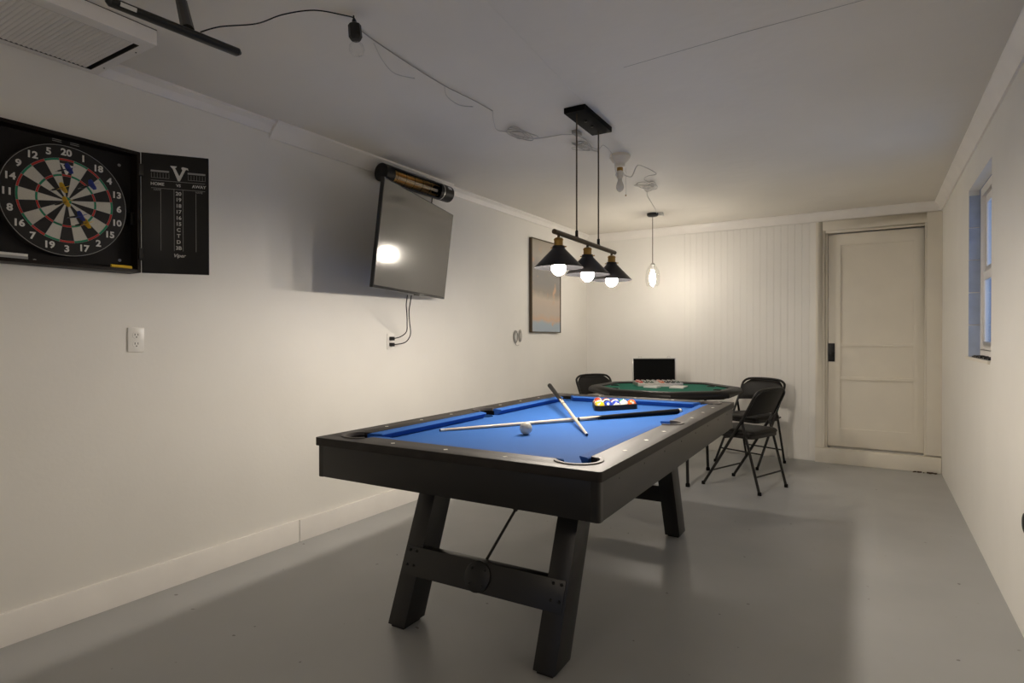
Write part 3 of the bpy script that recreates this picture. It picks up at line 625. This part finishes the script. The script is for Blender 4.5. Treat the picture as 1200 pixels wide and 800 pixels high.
for i, nn in enumerate(nums):
    a = R(-18 * i)
    for nm, mm in (('outer_wedge', outer), ('inner_wedge', innr), ('double_segment', dbl), ('treble_segment', trb)): link(nm, mm[i % 2], db, (0, 0, 0), (0, 0, a))
    t_ = R(90 - 18 * i); text('board_number', str(nn), .037, WHITE, db, (.1955 * cos(t_), .1955 * sin(t_), .0385), bold=.0012, sx=1.05)
wi = MB()
for i in range(20):
    t_ = R(9 + 18 * i); wi.tube([(.016 * cos(t_), .016 * sin(t_), .0403), (.172 * cos(t_), .172 * sin(t_), .0403)], .0005, 4)
for rr in (.016, .099, .107, .162, .170): wi.tube([(rr * cos(2 * pi * i / 60), rr * sin(2 * pi * i / 60), .0403) for i in range(60)], .0005, 4, closed=True)
wi.build('wire_spider', GREYP, db)
MB().lathe([(.016, .037), (.016, .0402), (.007, .0402)], 24, None, False).build('outer_bull', DGREEN, db); MB().lathe([(.007, .037), (.007, .0408), (.0001, .0408)], 20).build('bullseye', DRED, db)
MB().prism([(a * .65 - .002, (b_ - .19) * .65 + .128) for a, b_ in [(-.034, .222), (-.006, .222), (-.014, .214), (.004, .178), (.017, .206), (.012, .216), (.018, .221), (.040, .217), (.043, .206), (.030, .208), (.006, .156), (-.002, .156), (-.024, .210)]], .0401, .0406).build('v_emblem', WHITE, db)
# darts (tip on the board, flights out into the room)
def dart(x_, y_, col, label, tilt):
    t = thing('dart', label, 'dart', (XC + .041 + .034, YC + x_, ZC + y_), (pi / 2 + tilt[0], tilt[1], pi / 2), 'darts in the board')
    MB().tube([(0, 0, 0), (0, 0, .032)], [.0008, .0016], 6).build('point', ALU, t)
    MB().tube([(0, 0, .032), (0, 0, .036), (0, 0, .080), (0, 0, .084)], [.0016, .0034, .0036, .002], 10).build('barrel', BLKMET, t)
    MB().tube([(0, 0, .084), (0, 0, .128)], .0022, 8).build('shaft', BLACK, t)
    f = MB()
    for i in range(4):
        u = i * pi / 2 + .5; c_, s_ = cos(u), sin(u)
        p = [(0, .105), (.006, .106), (.020, .118), (.021, .142), (.012, .148), (0, .146)]
        n_ = (-s_ * .0004, c_ * .0004)
        f.add([(r_ * c_ + n_[0], r_ * s_ + n_[1], z_) for r_, z_ in p] + [(r_ * c_ - n_[0], r_ * s_ - n_[1], z_) for r_, z_ in p], [tuple(range(6)), tuple(range(11, 5, -1))] + [(j, (j + 1) % 6, (j + 1) % 6 + 6, j + 6) for j in range(6)])
    f.build('flight', col, t)
dart(-.040, .110, BLUP, 'blue-flighted dart in the black twenty wedge, highest of the darts', (.05, 0))
dart(.040, .058, BLUP, 'blue-flighted dart right of and above the bullseye', (.0, .0))
dart(-.060, .030, YEL, 'yellow-flighted dart just above the bullseye', (.04, .0))
dart(-.050, -.028, YEL, 'yellow-flighted dart just below the bullseye', (.0, .0))
dart(.000, -.068, BLUP, 'blue-flighted dart below right of the bullseye', (.05, .0))
dart(.020, -.098, YEL, 'yellow-flighted dart in the lower right, lowest of the darts', (.02, 0))
cm_ = MB(); cm_.tube([(XL + .075, YC + .165, ZC - hh + .0215), (XL + .080, YC + .245, ZC - hh + .0215)], .0075, 10); tag(cm_.build('chalk', YEL), 'stick of yellow chalk on the cabinet ledge, lower right', 'chalk')
e_ = thing('board_eraser', 'pale eraser block lying on the cabinet ledge at the left', 'eraser', (XL + .078, YC - .19, ZC - hh + .0145))
MB().box(-.018, .018, -.055, .055, 0, .010).build('felt_pad', GREYP, e_); MB().box(-.018, .018, -.055, .055, .010, .020).build('grip', WHITE, e_, bevel=.002)
# ------------------------------------------------------------------ TV
TWd, THt = 1.10, 1.10 * .575
tv = thing('television', 'flat black television on a swivel mount angled off the left wall', 'television', (-2.560, 2.993, 1.801), (pi / 2 + R(6.8), 0, pi / 2 + R(16.4)))
MB().box(-TWd / 2, TWd / 2, -THt / 2, THt / 2, -.022, 0).build('panel_shell', BEZEL, tv, bevel=.002)
MB().box(-TWd / 2 + .007, TWd / 2 - .007, -THt / 2 + .016, THt / 2 - .007, -.002, .0008).build('screen', SCREEN, tv)
MB().box(-TWd * .30, TWd * .30, -THt / 2 + .02, THt * .12, -.060, -.020).build('rear_housing', BEZEL, tv, bevel=.010)
MB().box(.045, .105, -THt / 2 - .006, -THt / 2 + .002, -.018, -.004).build('sensor_bar', BLACK, tv); MB().box(.10, .165, -THt / 2 + .005, -THt / 2 + .010, -.001, .0012).build('brand_mark', GREYP, tv)
mt = thing('tv_mount', 'black articulated wall bracket behind the television', 'wall mount')
MB().box(XL, XL + .012, 3.06, 3.26, 1.70, 1.92).build('wall_plate', BLKMET, mt, bevel=.002)
MB().tube([(XL + .012, 3.16, 1.80), (XL + .10, 3.12, 1.80), (-2.63, 3.04, 1.80)], .014, 10).build('arm', BLKMET, mt)
def cab(name, pts, r_, label): tag(MB().tube(spline(pts, 8), r_, 8).build(name, BLACK), label, 'cable')
def plug(y, z, label):
    t = thing('power_plug', label, 'plug', (XL + .008, y, z)); MB().box(0, .026, -.015, .015, -.013, .013).build('plug_body', BLACK, t, bevel=.004)
plug(3.065, 1.192, 'black plug in the upper socket of the outlet under the television'); plug(3.065, 1.150, 'black plug in the lower socket of the outlet under the television')
cab('power_cable', [(-2.60, 2.93, 1.478), (-2.62, 2.94, 1.42), (-2.66, 2.99, 1.36), (-2.72, 3.06, 1.30), (-2.78, 3.12, 1.24), (-2.83, 3.115, 1.205), (XL + .034, 3.065, 1.192)], .0035, 'black cable from the television to the upper socket')
cab('power_cable', [(-2.585, 2.95, 1.476), (-2.61, 2.965, 1.42), (-2.645, 2.995, 1.37), (-2.71, 3.075, 1.30), (-2.77, 3.15, 1.22), (-2.81, 3.14, 1.165), (XL + .034, 3.065, 1.150)], .0035, 'black cable from the television to the lower socket, looping lower')
def outlet(y, z, label, wd=.070, ht=.112):
    t = thing('wall_outlet', label, 'outlet', (XL, y, z), WALLROT)
    MB().box(-wd / 2, wd / 2, -ht / 2, ht / 2, 0, .007).build('cover_plate', WHITEP, t, bevel=.003)
    for dz in (.0205, -.0205):
        o = MB().lathe([(.0165, .006), (.0165, .0085), (.0001, .0085)], 24, Matrix.Translation((0, dz, 0))).build('socket_face', WHITEP, t)
        for dx in (-.0065, .0065): MB().box(dx - .0013, dx + .0013, dz - .001, dz + .008, .0083, .0090).build('slot', BLACK, o)
        MB().lathe([(.003, .0083), (.003, .0090)], 10, Matrix.Translation((0, dz - .008, 0))).build('ground_hole', BLACK, o)
outlet(1.398, 1.190, 'white duplex outlet on the left wall under the dart cabinet'); outlet(3.070, 1.171, 'white outlet holding two plugs under the television')
# ------------------------------------------------------------------ heater
ht = thing('infrared_heater', 'black tubular infrared heater above the television at the ceiling', 'heater', (-2.765, 2.86, 2.288))
rr = .060; Lh = .715
def halfshell(r_, a0_, a1_, y0_, y1_, th=.004, n=18):
    o = [(r_ * cos(R(a0_ + (a1_ - a0_) * i / n)), r_ * sin(R(a0_ + (a1_ - a0_) * i / n))) for i in range(n + 1)]; i_ = [((r_ - th) * cos(R(a1_ - (a1_ - a0_) * i / n)), (r_ - th) * sin(R(a1_ - (a1_ - a0_) * i / n))) for i in range(n + 1)]
    return MB().prism(o + i_, y0_, y1_, (), Matrix(((1, 0, 0, 0), (0, 0, 1, 0), (0, 1, 0, 0), (0, 0, 0, 1))))
MY = Matrix.Rotation(-pi / 2, 4, 'X')
halfshell(rr, 38, 290, 0, Lh).build('housing', BLKMET, ht)
MB().lathe([(.001, -.008), (rr * .7, -.008), (rr + .001, 0), (rr + .001, .075)], 28, MY, False).build('end_cap', BLACK, ht)
MB().lathe([(rr + .001, Lh - .145), (rr + .001, Lh), (rr * .8, Lh + .008), (.001, Lh + .008)], 28, MY, False).build('end_cap', BLACK, ht)
MB().lathe([(rr + .0016, Lh - .112), (rr + .0024, Lh - .108), (rr + .0016, Lh - .104)], 28, MY, False).build('silver_ring', ALU, ht)
halfshell(rr * .72, 30, 300, .075, Lh - .145, .002).build('reflector', REFL, ht)
for a_ in (-30, 5): MB().tube([(.018 * cos(R(a_)), .08, .018 * sin(R(a_)) - .002), (.018 * cos(R(a_)), Lh - .15, .018 * sin(R(a_)) - .002)], .006, 10).build('element', QUARTZ, ht)
gr = MB()
for i in range(6):
    y_ = .10 + i * .086; gr.tube([((rr - .001) * cos(R(a_)), y_, (rr - .001) * sin(R(a_))) for a_ in range(-70, 39, 12)], .0012, 5)
gr.build('wire_guard', BLKMET, ht)
q = MB(); q.box(-.012, .012, -.020, .020, -.0006, .0006, Matrix.Translation((0, Lh - .045, 0)) @ Matrix.Rotation(R(62 + 0), 4, 'Y') @ Matrix.Translation((0, 0, rr + .002))); q.build('label_sticker', WHITE, ht)
for y_ in (.10, Lh - .12): MB().box(XL + 2.765, -.045, y_ - .012, y_ + .012, -.014, .014).build('bracket', BLKMET, ht)
MB().tube([(-.01, Lh - .175, -.056), (-.02, Lh - .178, -.14), (-.06, Lh - .19, -.35)], .004, 8).build('power_lead', BLACK, ht)
# ------------------------------------------------------------------ framed picture
def art():
    m = mat('painting', (.36, .34, .31), .35, noise=(5, .25, (1, 3, 1)), coat=.25); N = m.node_tree.nodes; L = m.node_tree.links; b = N['Principled BSDF']
    tc = N.new('ShaderNodeTexCoord'); sx = N.new('ShaderNodeSeparateXYZ'); L.new(tc.outputs['Object'], sx.inputs[0])
    n = N.new('ShaderNodeTexNoise'); n.inputs['Scale'].default_value = 6; n.inputs['Detail'].default_value = 8; L.new(tc.outputs['Object'], n.inputs[0])
    ad = N.new('ShaderNodeMath'); ad.operation = 'MULTIPLY_ADD'; ad.inputs[1].default_value = .10; L.new(n.outputs[0], ad.inputs[0]); L.new(sx.outputs[1], ad.inputs[2])
    mr = N.new('ShaderNodeMapRange'); mr.inputs[1].default_value = -.42; mr.inputs[2].default_value = .52; L.new(ad.outputs[0], mr.inputs[0])
    cr = N.new('ShaderNodeValToRGB'); e = cr.color_ramp.elements; e[0].position = 0; e[0].color = (.30, .37, .44, 1); e[1].position = 1; e[1].color = (.33, .29, .23, 1)
    for p_, c_ in ((.10, (.30, .37, .43, 1)), (.14, (.48, .33, .22, 1)), (.20, (.42, .36, .30, 1)), (.36, (.46, .38, .31, 1)), (.44, (.26, .23, .19, 1)), (.52, (.22, .21, .20, 1)), (.70, (.24, .23, .22, 1)), (.82, (.38, .35, .30, 1))):
        k_ = e.new(p_); k_.color = c_
    L.new(mr.outputs[0], cr.inputs[0])
    n2 = N.new('ShaderNodeTexNoise'); n2.inputs['Scale'].default_value = 7; n2.inputs['Detail'].default_value = 3; mp = N.new('ShaderNodeMapping'); mp.inputs['Scale'].default_value = (1.2, 1.0, 1); L.new(tc.outputs['Object'], mp.inputs[0]); L.new(mp.outputs[0], n2.inputs[0])
    c2 = N.new('ShaderNodeValToRGB'); c2.color_ramp.elements[0].position = .63; c2.color_ramp.elements[0].color = (0, 0, 0, 1); c2.color_ramp.elements[1].position = .74; L.new(n2.outputs[0], c2.inputs[0])
    mx = N.new('ShaderNodeMixRGB'); mx.inputs[2].default_value = (.52, .32, .20, 1); L.new(c2.outputs[0], mx.inputs[0]); L.new(cr.outputs[0], mx.inputs[1]); L.new(mx.outputs[0], b.inputs['Base Color'])
    return m
pf_ = thing('framed_picture', 'tall framed abstract painting in grey, orange and pale blue on left wall', 'picture', (XL, 5.335, 1.715), WALLROT)
W2, H2 = .315, .468
MB().prism([(-W2, -H2), (W2, -H2), (W2, H2), (-W2, H2)], .002, .034, [[(-W2 + .010, -H2 + .010), (W2 - .010, -H2 + .010), (W2 - .010, H2 - .010), (-W2 + .010, H2 - .010)]]).build('frame', BRONZE, pf_, bevel=.001)
MB().box(-W2 + .010, W2 - .010, -H2 + .010, H2 - .010, .004, .028).build('canvas', art(), pf_)
wc = MB()
for yy, zz, rx, rz in ((4.755, 1.205, .040, .060), (4.840, 1.215, .026, .058)):
    for q_ in range(3): wc.tube([(XL + .006 + .004 * q_, yy + (rx - .006 * q_) * cos(2 * pi * i / 20), zz + (rz - .007 * q_) * sin(2 * pi * i / 20)) for i in range(20)], .0028, 6, closed=True)
wc.tube(spline([(XL + .008, 4.74, 1.150), (XL + .010, 4.77, 1.125), (XL + .006, 4.82, 1.128)], 6), .002, 6)
tag(wc.build('wire_coil', CLEARD), 'small coiled grey wire fixed to the left wall below the picture', 'wire coil')
# dark round fitting on the right wall at the frame edge
kn = thing('wall_fitting', 'small dark round fitting low on the right wall at the frame edge', 'wall fitting', (XR, 3.030, .465), (0, R(-90), 0))
MB().lathe([(.040, 0), (.039, .006), (.030, .009), (.0001, .010)], 24).build('knob', BLACK, kn)
MB().lathe([(.045, 0), (.044, .002), (.039, .003)], 24).build('collar', BLKMET, kn)
# ------------------------------------------------------------------ poker table
PX, PY, PR, PH = -1.565, 5.10, .66, .775
pk = thing('poker_table', 'octagonal poker table with green felt and black padded rail', 'poker table', (PX, PY, 0))
a_oct = .3735
def octo(r): return [(r * cos(a_oct + i * pi / 4), r * sin(a_oct + i * pi / 4)) for i in range(8)]
def padded(r0, r1, z0, z1, name, m_):
    q = MB(); prof = [(r0, z0), (r0, z1 - .010), (r0 + (r1 - r0) * .15, z1 - .002), (r0 + (r1 - r0) * .4, z1), (r0 + (r1 - r0) * .7, z1 - .004), (r1 - .010, z1 - .018), (r1, z1 - .040), (r1 - .006, z0)]
    vs = []
    for r_, z_ in prof: vs += [(x, y, z_) for x, y in octo(r_)]
    n = len(prof); q.add(vs, [(i * 8 + j, i * 8 + (j + 1) % 8, ((i + 1) % n) * 8 + (j + 1) % 8, ((i + 1) % n) * 8 + j) for i in range(n) for j in range(8)])
    q.build(name, m_, pk, smooth=40)
padded(PR - .105, PR, PH - .058, PH, 'padded_rail', VINYL)
MB().prism(octo(PR - .10), PH - .045, PH - .018).build('felt_top', GREENF, pk)
MB().prism(octo(PR - .05), PH - .070, PH - .058).build('base_board', BLACK, pk)
for i in range(8):
    t_ = a_oct + (i + .5) * pi / 4; r_ = PR * cos(pi / 8) - .150
    MB().lathe([(.040, PH - .019), (.042, PH - .014), (.036, PH - .0135), (.034, PH - .016)], 20, Matrix.Translation((r_ * cos(t_), r_ * sin(t_), 0)), False).build('cup_holder_rim', ALU if False else BLKMET, pk)
    MB().lathe([(.036, PH - .0178), (.0001, PH - .0176)], 20, Matrix.Translation((r_ * cos(t_), r_ * sin(t_), 0)), False).build('cup_holder', NET, pk)
for fx, fy in ((.30, -.34), (-.30, -.34), (.30, .34), (-.30, .34)):
    g_ = MB(); g_.tube([(fx, fy, .012), (fx * .93, fy * .93, PH - .070)], .0125, 10); lg = g_.build('leg', TUBE, pk)
    MB().lathe([(.018, 0), (.018, .02), (.0125, .03)], 12, Matrix.Translation((fx, fy, 0))).build('rubber_foot', NET, lg)
for fx in (-.28, .28): MB().tube([(fx, -.31, .42), (fx, .31, .42)], .008, 8).build('leg_brace', TUBE, pk)
FZ = PH - .018
# chip case
F = Vector((-.5229, .8524, 0)); Rr = Vector((.8524, .5229, 0)); yaw = R(31.53)
cs = thing('chip_case', 'open aluminium poker chip case with black lined lid on the green felt', 'chip case', (-1.745, 5.40, FZ + .0005), (0, 0, yaw))
wd, dpth = .405, .225
q = MB(); q.prism([(-wd / 2, -dpth), (wd / 2, -dpth), (wd / 2, 0), (-wd / 2, 0)], 0, .030, [[(-wd / 2 + .008, -dpth + .008), (wd / 2 - .008, -dpth + .008), (wd / 2 - .008, -.008), (-wd / 2 + .008, -.008)]]); q.build('tray', ALU, cs, bevel=.001)
MB().box(-wd / 2 + .008, wd / 2 - .008, -dpth + .008, -.008, 0.0, .008).build('tray_lining', BLACK, cs)
lid = link('lid', None, cs, (0, 0, .030), (R(-4), 0, 0))
q = MB(); q.prism([(-wd / 2, 0), (wd / 2, 0), (wd / 2, .218), (-wd / 2, .218)], 0, .030, [[(-wd / 2 + .007, .007), (wd / 2 - .007, .007), (wd / 2 - .007, .211), (-wd / 2 + .007, .211)]], Matrix.Rotation(pi / 2, 4, 'X') @ Matrix.Translation((0, 0, -.03)))
q.build('lid_frame', ALU, lid, bevel=.001)
MB().box(-wd / 2 + .007, wd / 2 - .007, .012, .030, .007, .211).build('lid_lining', NET, lid)
for x_ in (-.135, .135): MB().tube([(x_ - .014, -.002, .216), (x_ - .010, -.008, .234), (x_ + .010, -.008, .234), (x_ + .014, -.002, .216)], .0028, 6).build('latch', ALU, lid)
CH = dict(red=(.55, .06, .04), white=(.62, .60, .55), black=(.03, .03, .03), green=(.10, .13, .10), orange=(.72, .20, .09))
chipm = {}
for c_, v_ in CH.items():
    s = MB(); s.lathe([(.0195, -.0015), (.0195, .0015)], 14); s.mi = 1
    for i in range(6):
        u = i * pi / 3; s.box(.0150, .0201, -.0035, .0035, -.00155, .00155, Matrix.Rotation(u, 4, 'Z'))
    chipm[c_] = s.mesh('chip', [mat('chip_' + c_, v_, .45), FERR if c_ != 'white' else GREYP], 30)
cmx = Matrix.Translation((-1.745, 5.40, FZ)) @ Matrix.Rotation(yaw, 4, 'Z')
order = ['red', 'green', 'green', 'white', 'orange', 'black', 'black', 'green']
for col_ in range(8):
    for row in range(1):
        for i in range(24):
            px = -wd / 2 + .035 + col_ * .0478; py = -.030 - i * .0072
            o = link('poker_chip', chipm[order[col_]], None, cmx @ Vector((px, py, .0285)), Matrix.Rotation(yaw, 3, 'Z').to_4x4().to_euler() if False else (R(82), 0, yaw))
            side = ('leftmost', 'second from left', 'third from left', 'fourth from left', 'fifth from left', 'sixth from left', 'seventh from left', 'rightmost')[col_]
            tag(o, '%s poker chip in the %s row of the open case' % (order[col_], side), 'poker chip', 'poker chips in the %s row' % side)
def card(x_, y_, rz, wd_, ln, hgt, label, cat):
    t = MB(); t.box(-wd_ / 2, wd_ / 2, -ln / 2, ln / 2, 0, hgt); o = t.build('card_deck', WHITE, None, cmx @ Vector((x_, y_, .0006)), (0, 0, yaw + rz), bevel=.0008); tag(o, label, cat); return o
card(-.105, -.345, .9, .09, .125, .016, 'left white card deck lying on green felt before the chip case', 'cards')
card(.125, -.355, -.5, .12, .19, .012, 'right white card deck lying on green felt before the chip case', 'cards')
card(.0, -.250, pi / 2, .02, .25, .012, 'long narrow white box touching the front of the chip case', 'box')
# ------------------------------------------------------------------ folding chairs
def folding_chair(label, loc, heading):
    """local +y is the front of the chair"""
    t = thing('folding_chair', label, 'chair', loc, (0, 0, heading - pi / 2), 'black folding chairs round the poker table'); hwid = .222
    side = [(.235, .012), (.105, .215), (-.010, .405), (-.105, .560), (-.165, .665), (-.200, .735)]
    left = [(-hwid, y, z) for y, z in side]; topc = [(-hwid * .93, -.212, .765), (-hwid * .75, -.219, .786), (-hwid * .4, -.222, .794), (0, -.223, .796)]
    path = left + topc + [(-x, y, z) for x, y, z in reversed(topc[:-1])] + [(-x, y, z) for x, y, z in reversed(left)]
    MB().tube(spline(path, 3), .0112, 10).build('front_leg_frame', TUBE, t)
    for s_ in (-1, 1):
        MB().tube([(s_ * (hwid - .020), -.235, .012), (s_ * (hwid - .020), -.095, .53), (s_ * (hwid - .004), -.108, .565)], .0105, 10).build('rear_leg', TUBE, t)
        MB().tube([(s_ * (hwid - .012), .055, .405), (s_ * (hwid - .012), -.155, .445)], .007, 8).build('side_link', TUBE, t)
        for y_ in (.237, -.236): MB().lathe([(.0145, 0), (.0145, .022), (.012, .026)], 12, Matrix.Translation((s_ * (hwid if y_ > 0 else hwid - .020), y_, 0))).build('foot_cap', NET, t)
    MB().tube([(-hwid, .160, .128), (hwid, .160, .128)], .007, 8).build('front_stretcher', TUBE, t)
    MB().tube([(-hwid + .02, -.203, .130), (hwid - .02, -.203, .130)], .007, 8).build('rear_stretcher', TUBE, t)
    # padded seat
    q = MB(); g_ = 9; vs = []; top = []
    ol = rrect(-.200, .200, -.175, .215, .045, 4)
    q.prism(ol, .412, .440); q.build('seat_pan', TUBE, t, bevel=.004)
    q = MB(); n = len(ol); cx_, cy_ = 0, .02
    lv = [(1.0, .438), (1.012, .450), (1.0, .462), (.93, .472), (.6, .475), (.0001, .474)]
    for s_, z_ in lv: q.v += [(cx_ + (x - cx_) * s_, cy_ + (y - cy_) * s_, z_ - .018 * (y - cy_) / .2 * 0) for x, y in ol]
    for i in range(len(lv) - 1):
        for j in range(n): q.f.append((i * n + j, i * n + (j + 1) % n, (i + 1) * n + (j + 1) % n, (i + 1) * n + j))
    q.f.append(tuple(range(n - 1, -1, -1))); q.m = [0] * len(q.f); q.build('seat_cushion', VINYL, t, smooth=60)
    # backrest: curved padded panel inside the top bow
    q = MB(); nx = 14; nz = 8; fr_, bk_ = [], []
    for i in range(nx + 1):
        u = -1 + 2 * i / nx
        for k_ in range(nz + 1):
            w_ = k_ / nz; x_ = u * (hwid - .010); zt = .786 - .062 * max(0, abs(u) - .55) ** 2 / .2; zb_ = .585 + .012 * (1 - u * u)
            z_ = zb_ + (zt - zb_) * w_; yy = -.118 - (z_ - .585) * .50 - .030 * (1 - u * u); puff = .014 * (1 - u ** 6) * (1 - (2 * w_ - 1) ** 6)
            fr_.append((x_, yy + .002 + puff, z_)); bk_.append((x_, yy - .006, z_))
    k0 = (nx + 1) * (nz + 1); q.v = fr_ + bk_; I = lambda i, k_: i * (nz + 1) + k_
    for i in range(nx):
        for k_ in range(nz): q.f.append((I(i, k_), I(i + 1, k_), I(i + 1, k_ + 1), I(i, k_ + 1))); q.f.append((I(i, k_) + k0, I(i, k_ + 1) + k0, I(i + 1, k_ + 1) + k0, I(i + 1, k_) + k0))
    rim = [I(i, 0) for i in range(nx)] + [I(nx, k_) for k_ in range(nz)] + [I(i, nz) for i in range(nx, 0, -1)] + [I(0, k_) for k_ in range(nz, 0, -1)]
    for i in range(len(rim)): a_, b_ = rim[i], rim[(i + 1) % len(rim)]; q.f.append((a_, b_, b_ + k0, a_ + k0))
    q.m = [0] * len(q.f); q.build('backrest', VINYL, t, smooth=60)
    return t
folding_chair('black folding chair nearest the pool table, right of the poker table', (-.880, 5.040, 0), math.atan2(.16, -.43))
folding_chair('black folding chair against the back wall, right of the poker table', (-.995, 5.985, 0), math.atan2(-.467, -.208))
folding_chair('black folding chair on the left side of the poker table, only its back showing', (-2.40, 5.78, 0), math.atan2(-.5, .85))
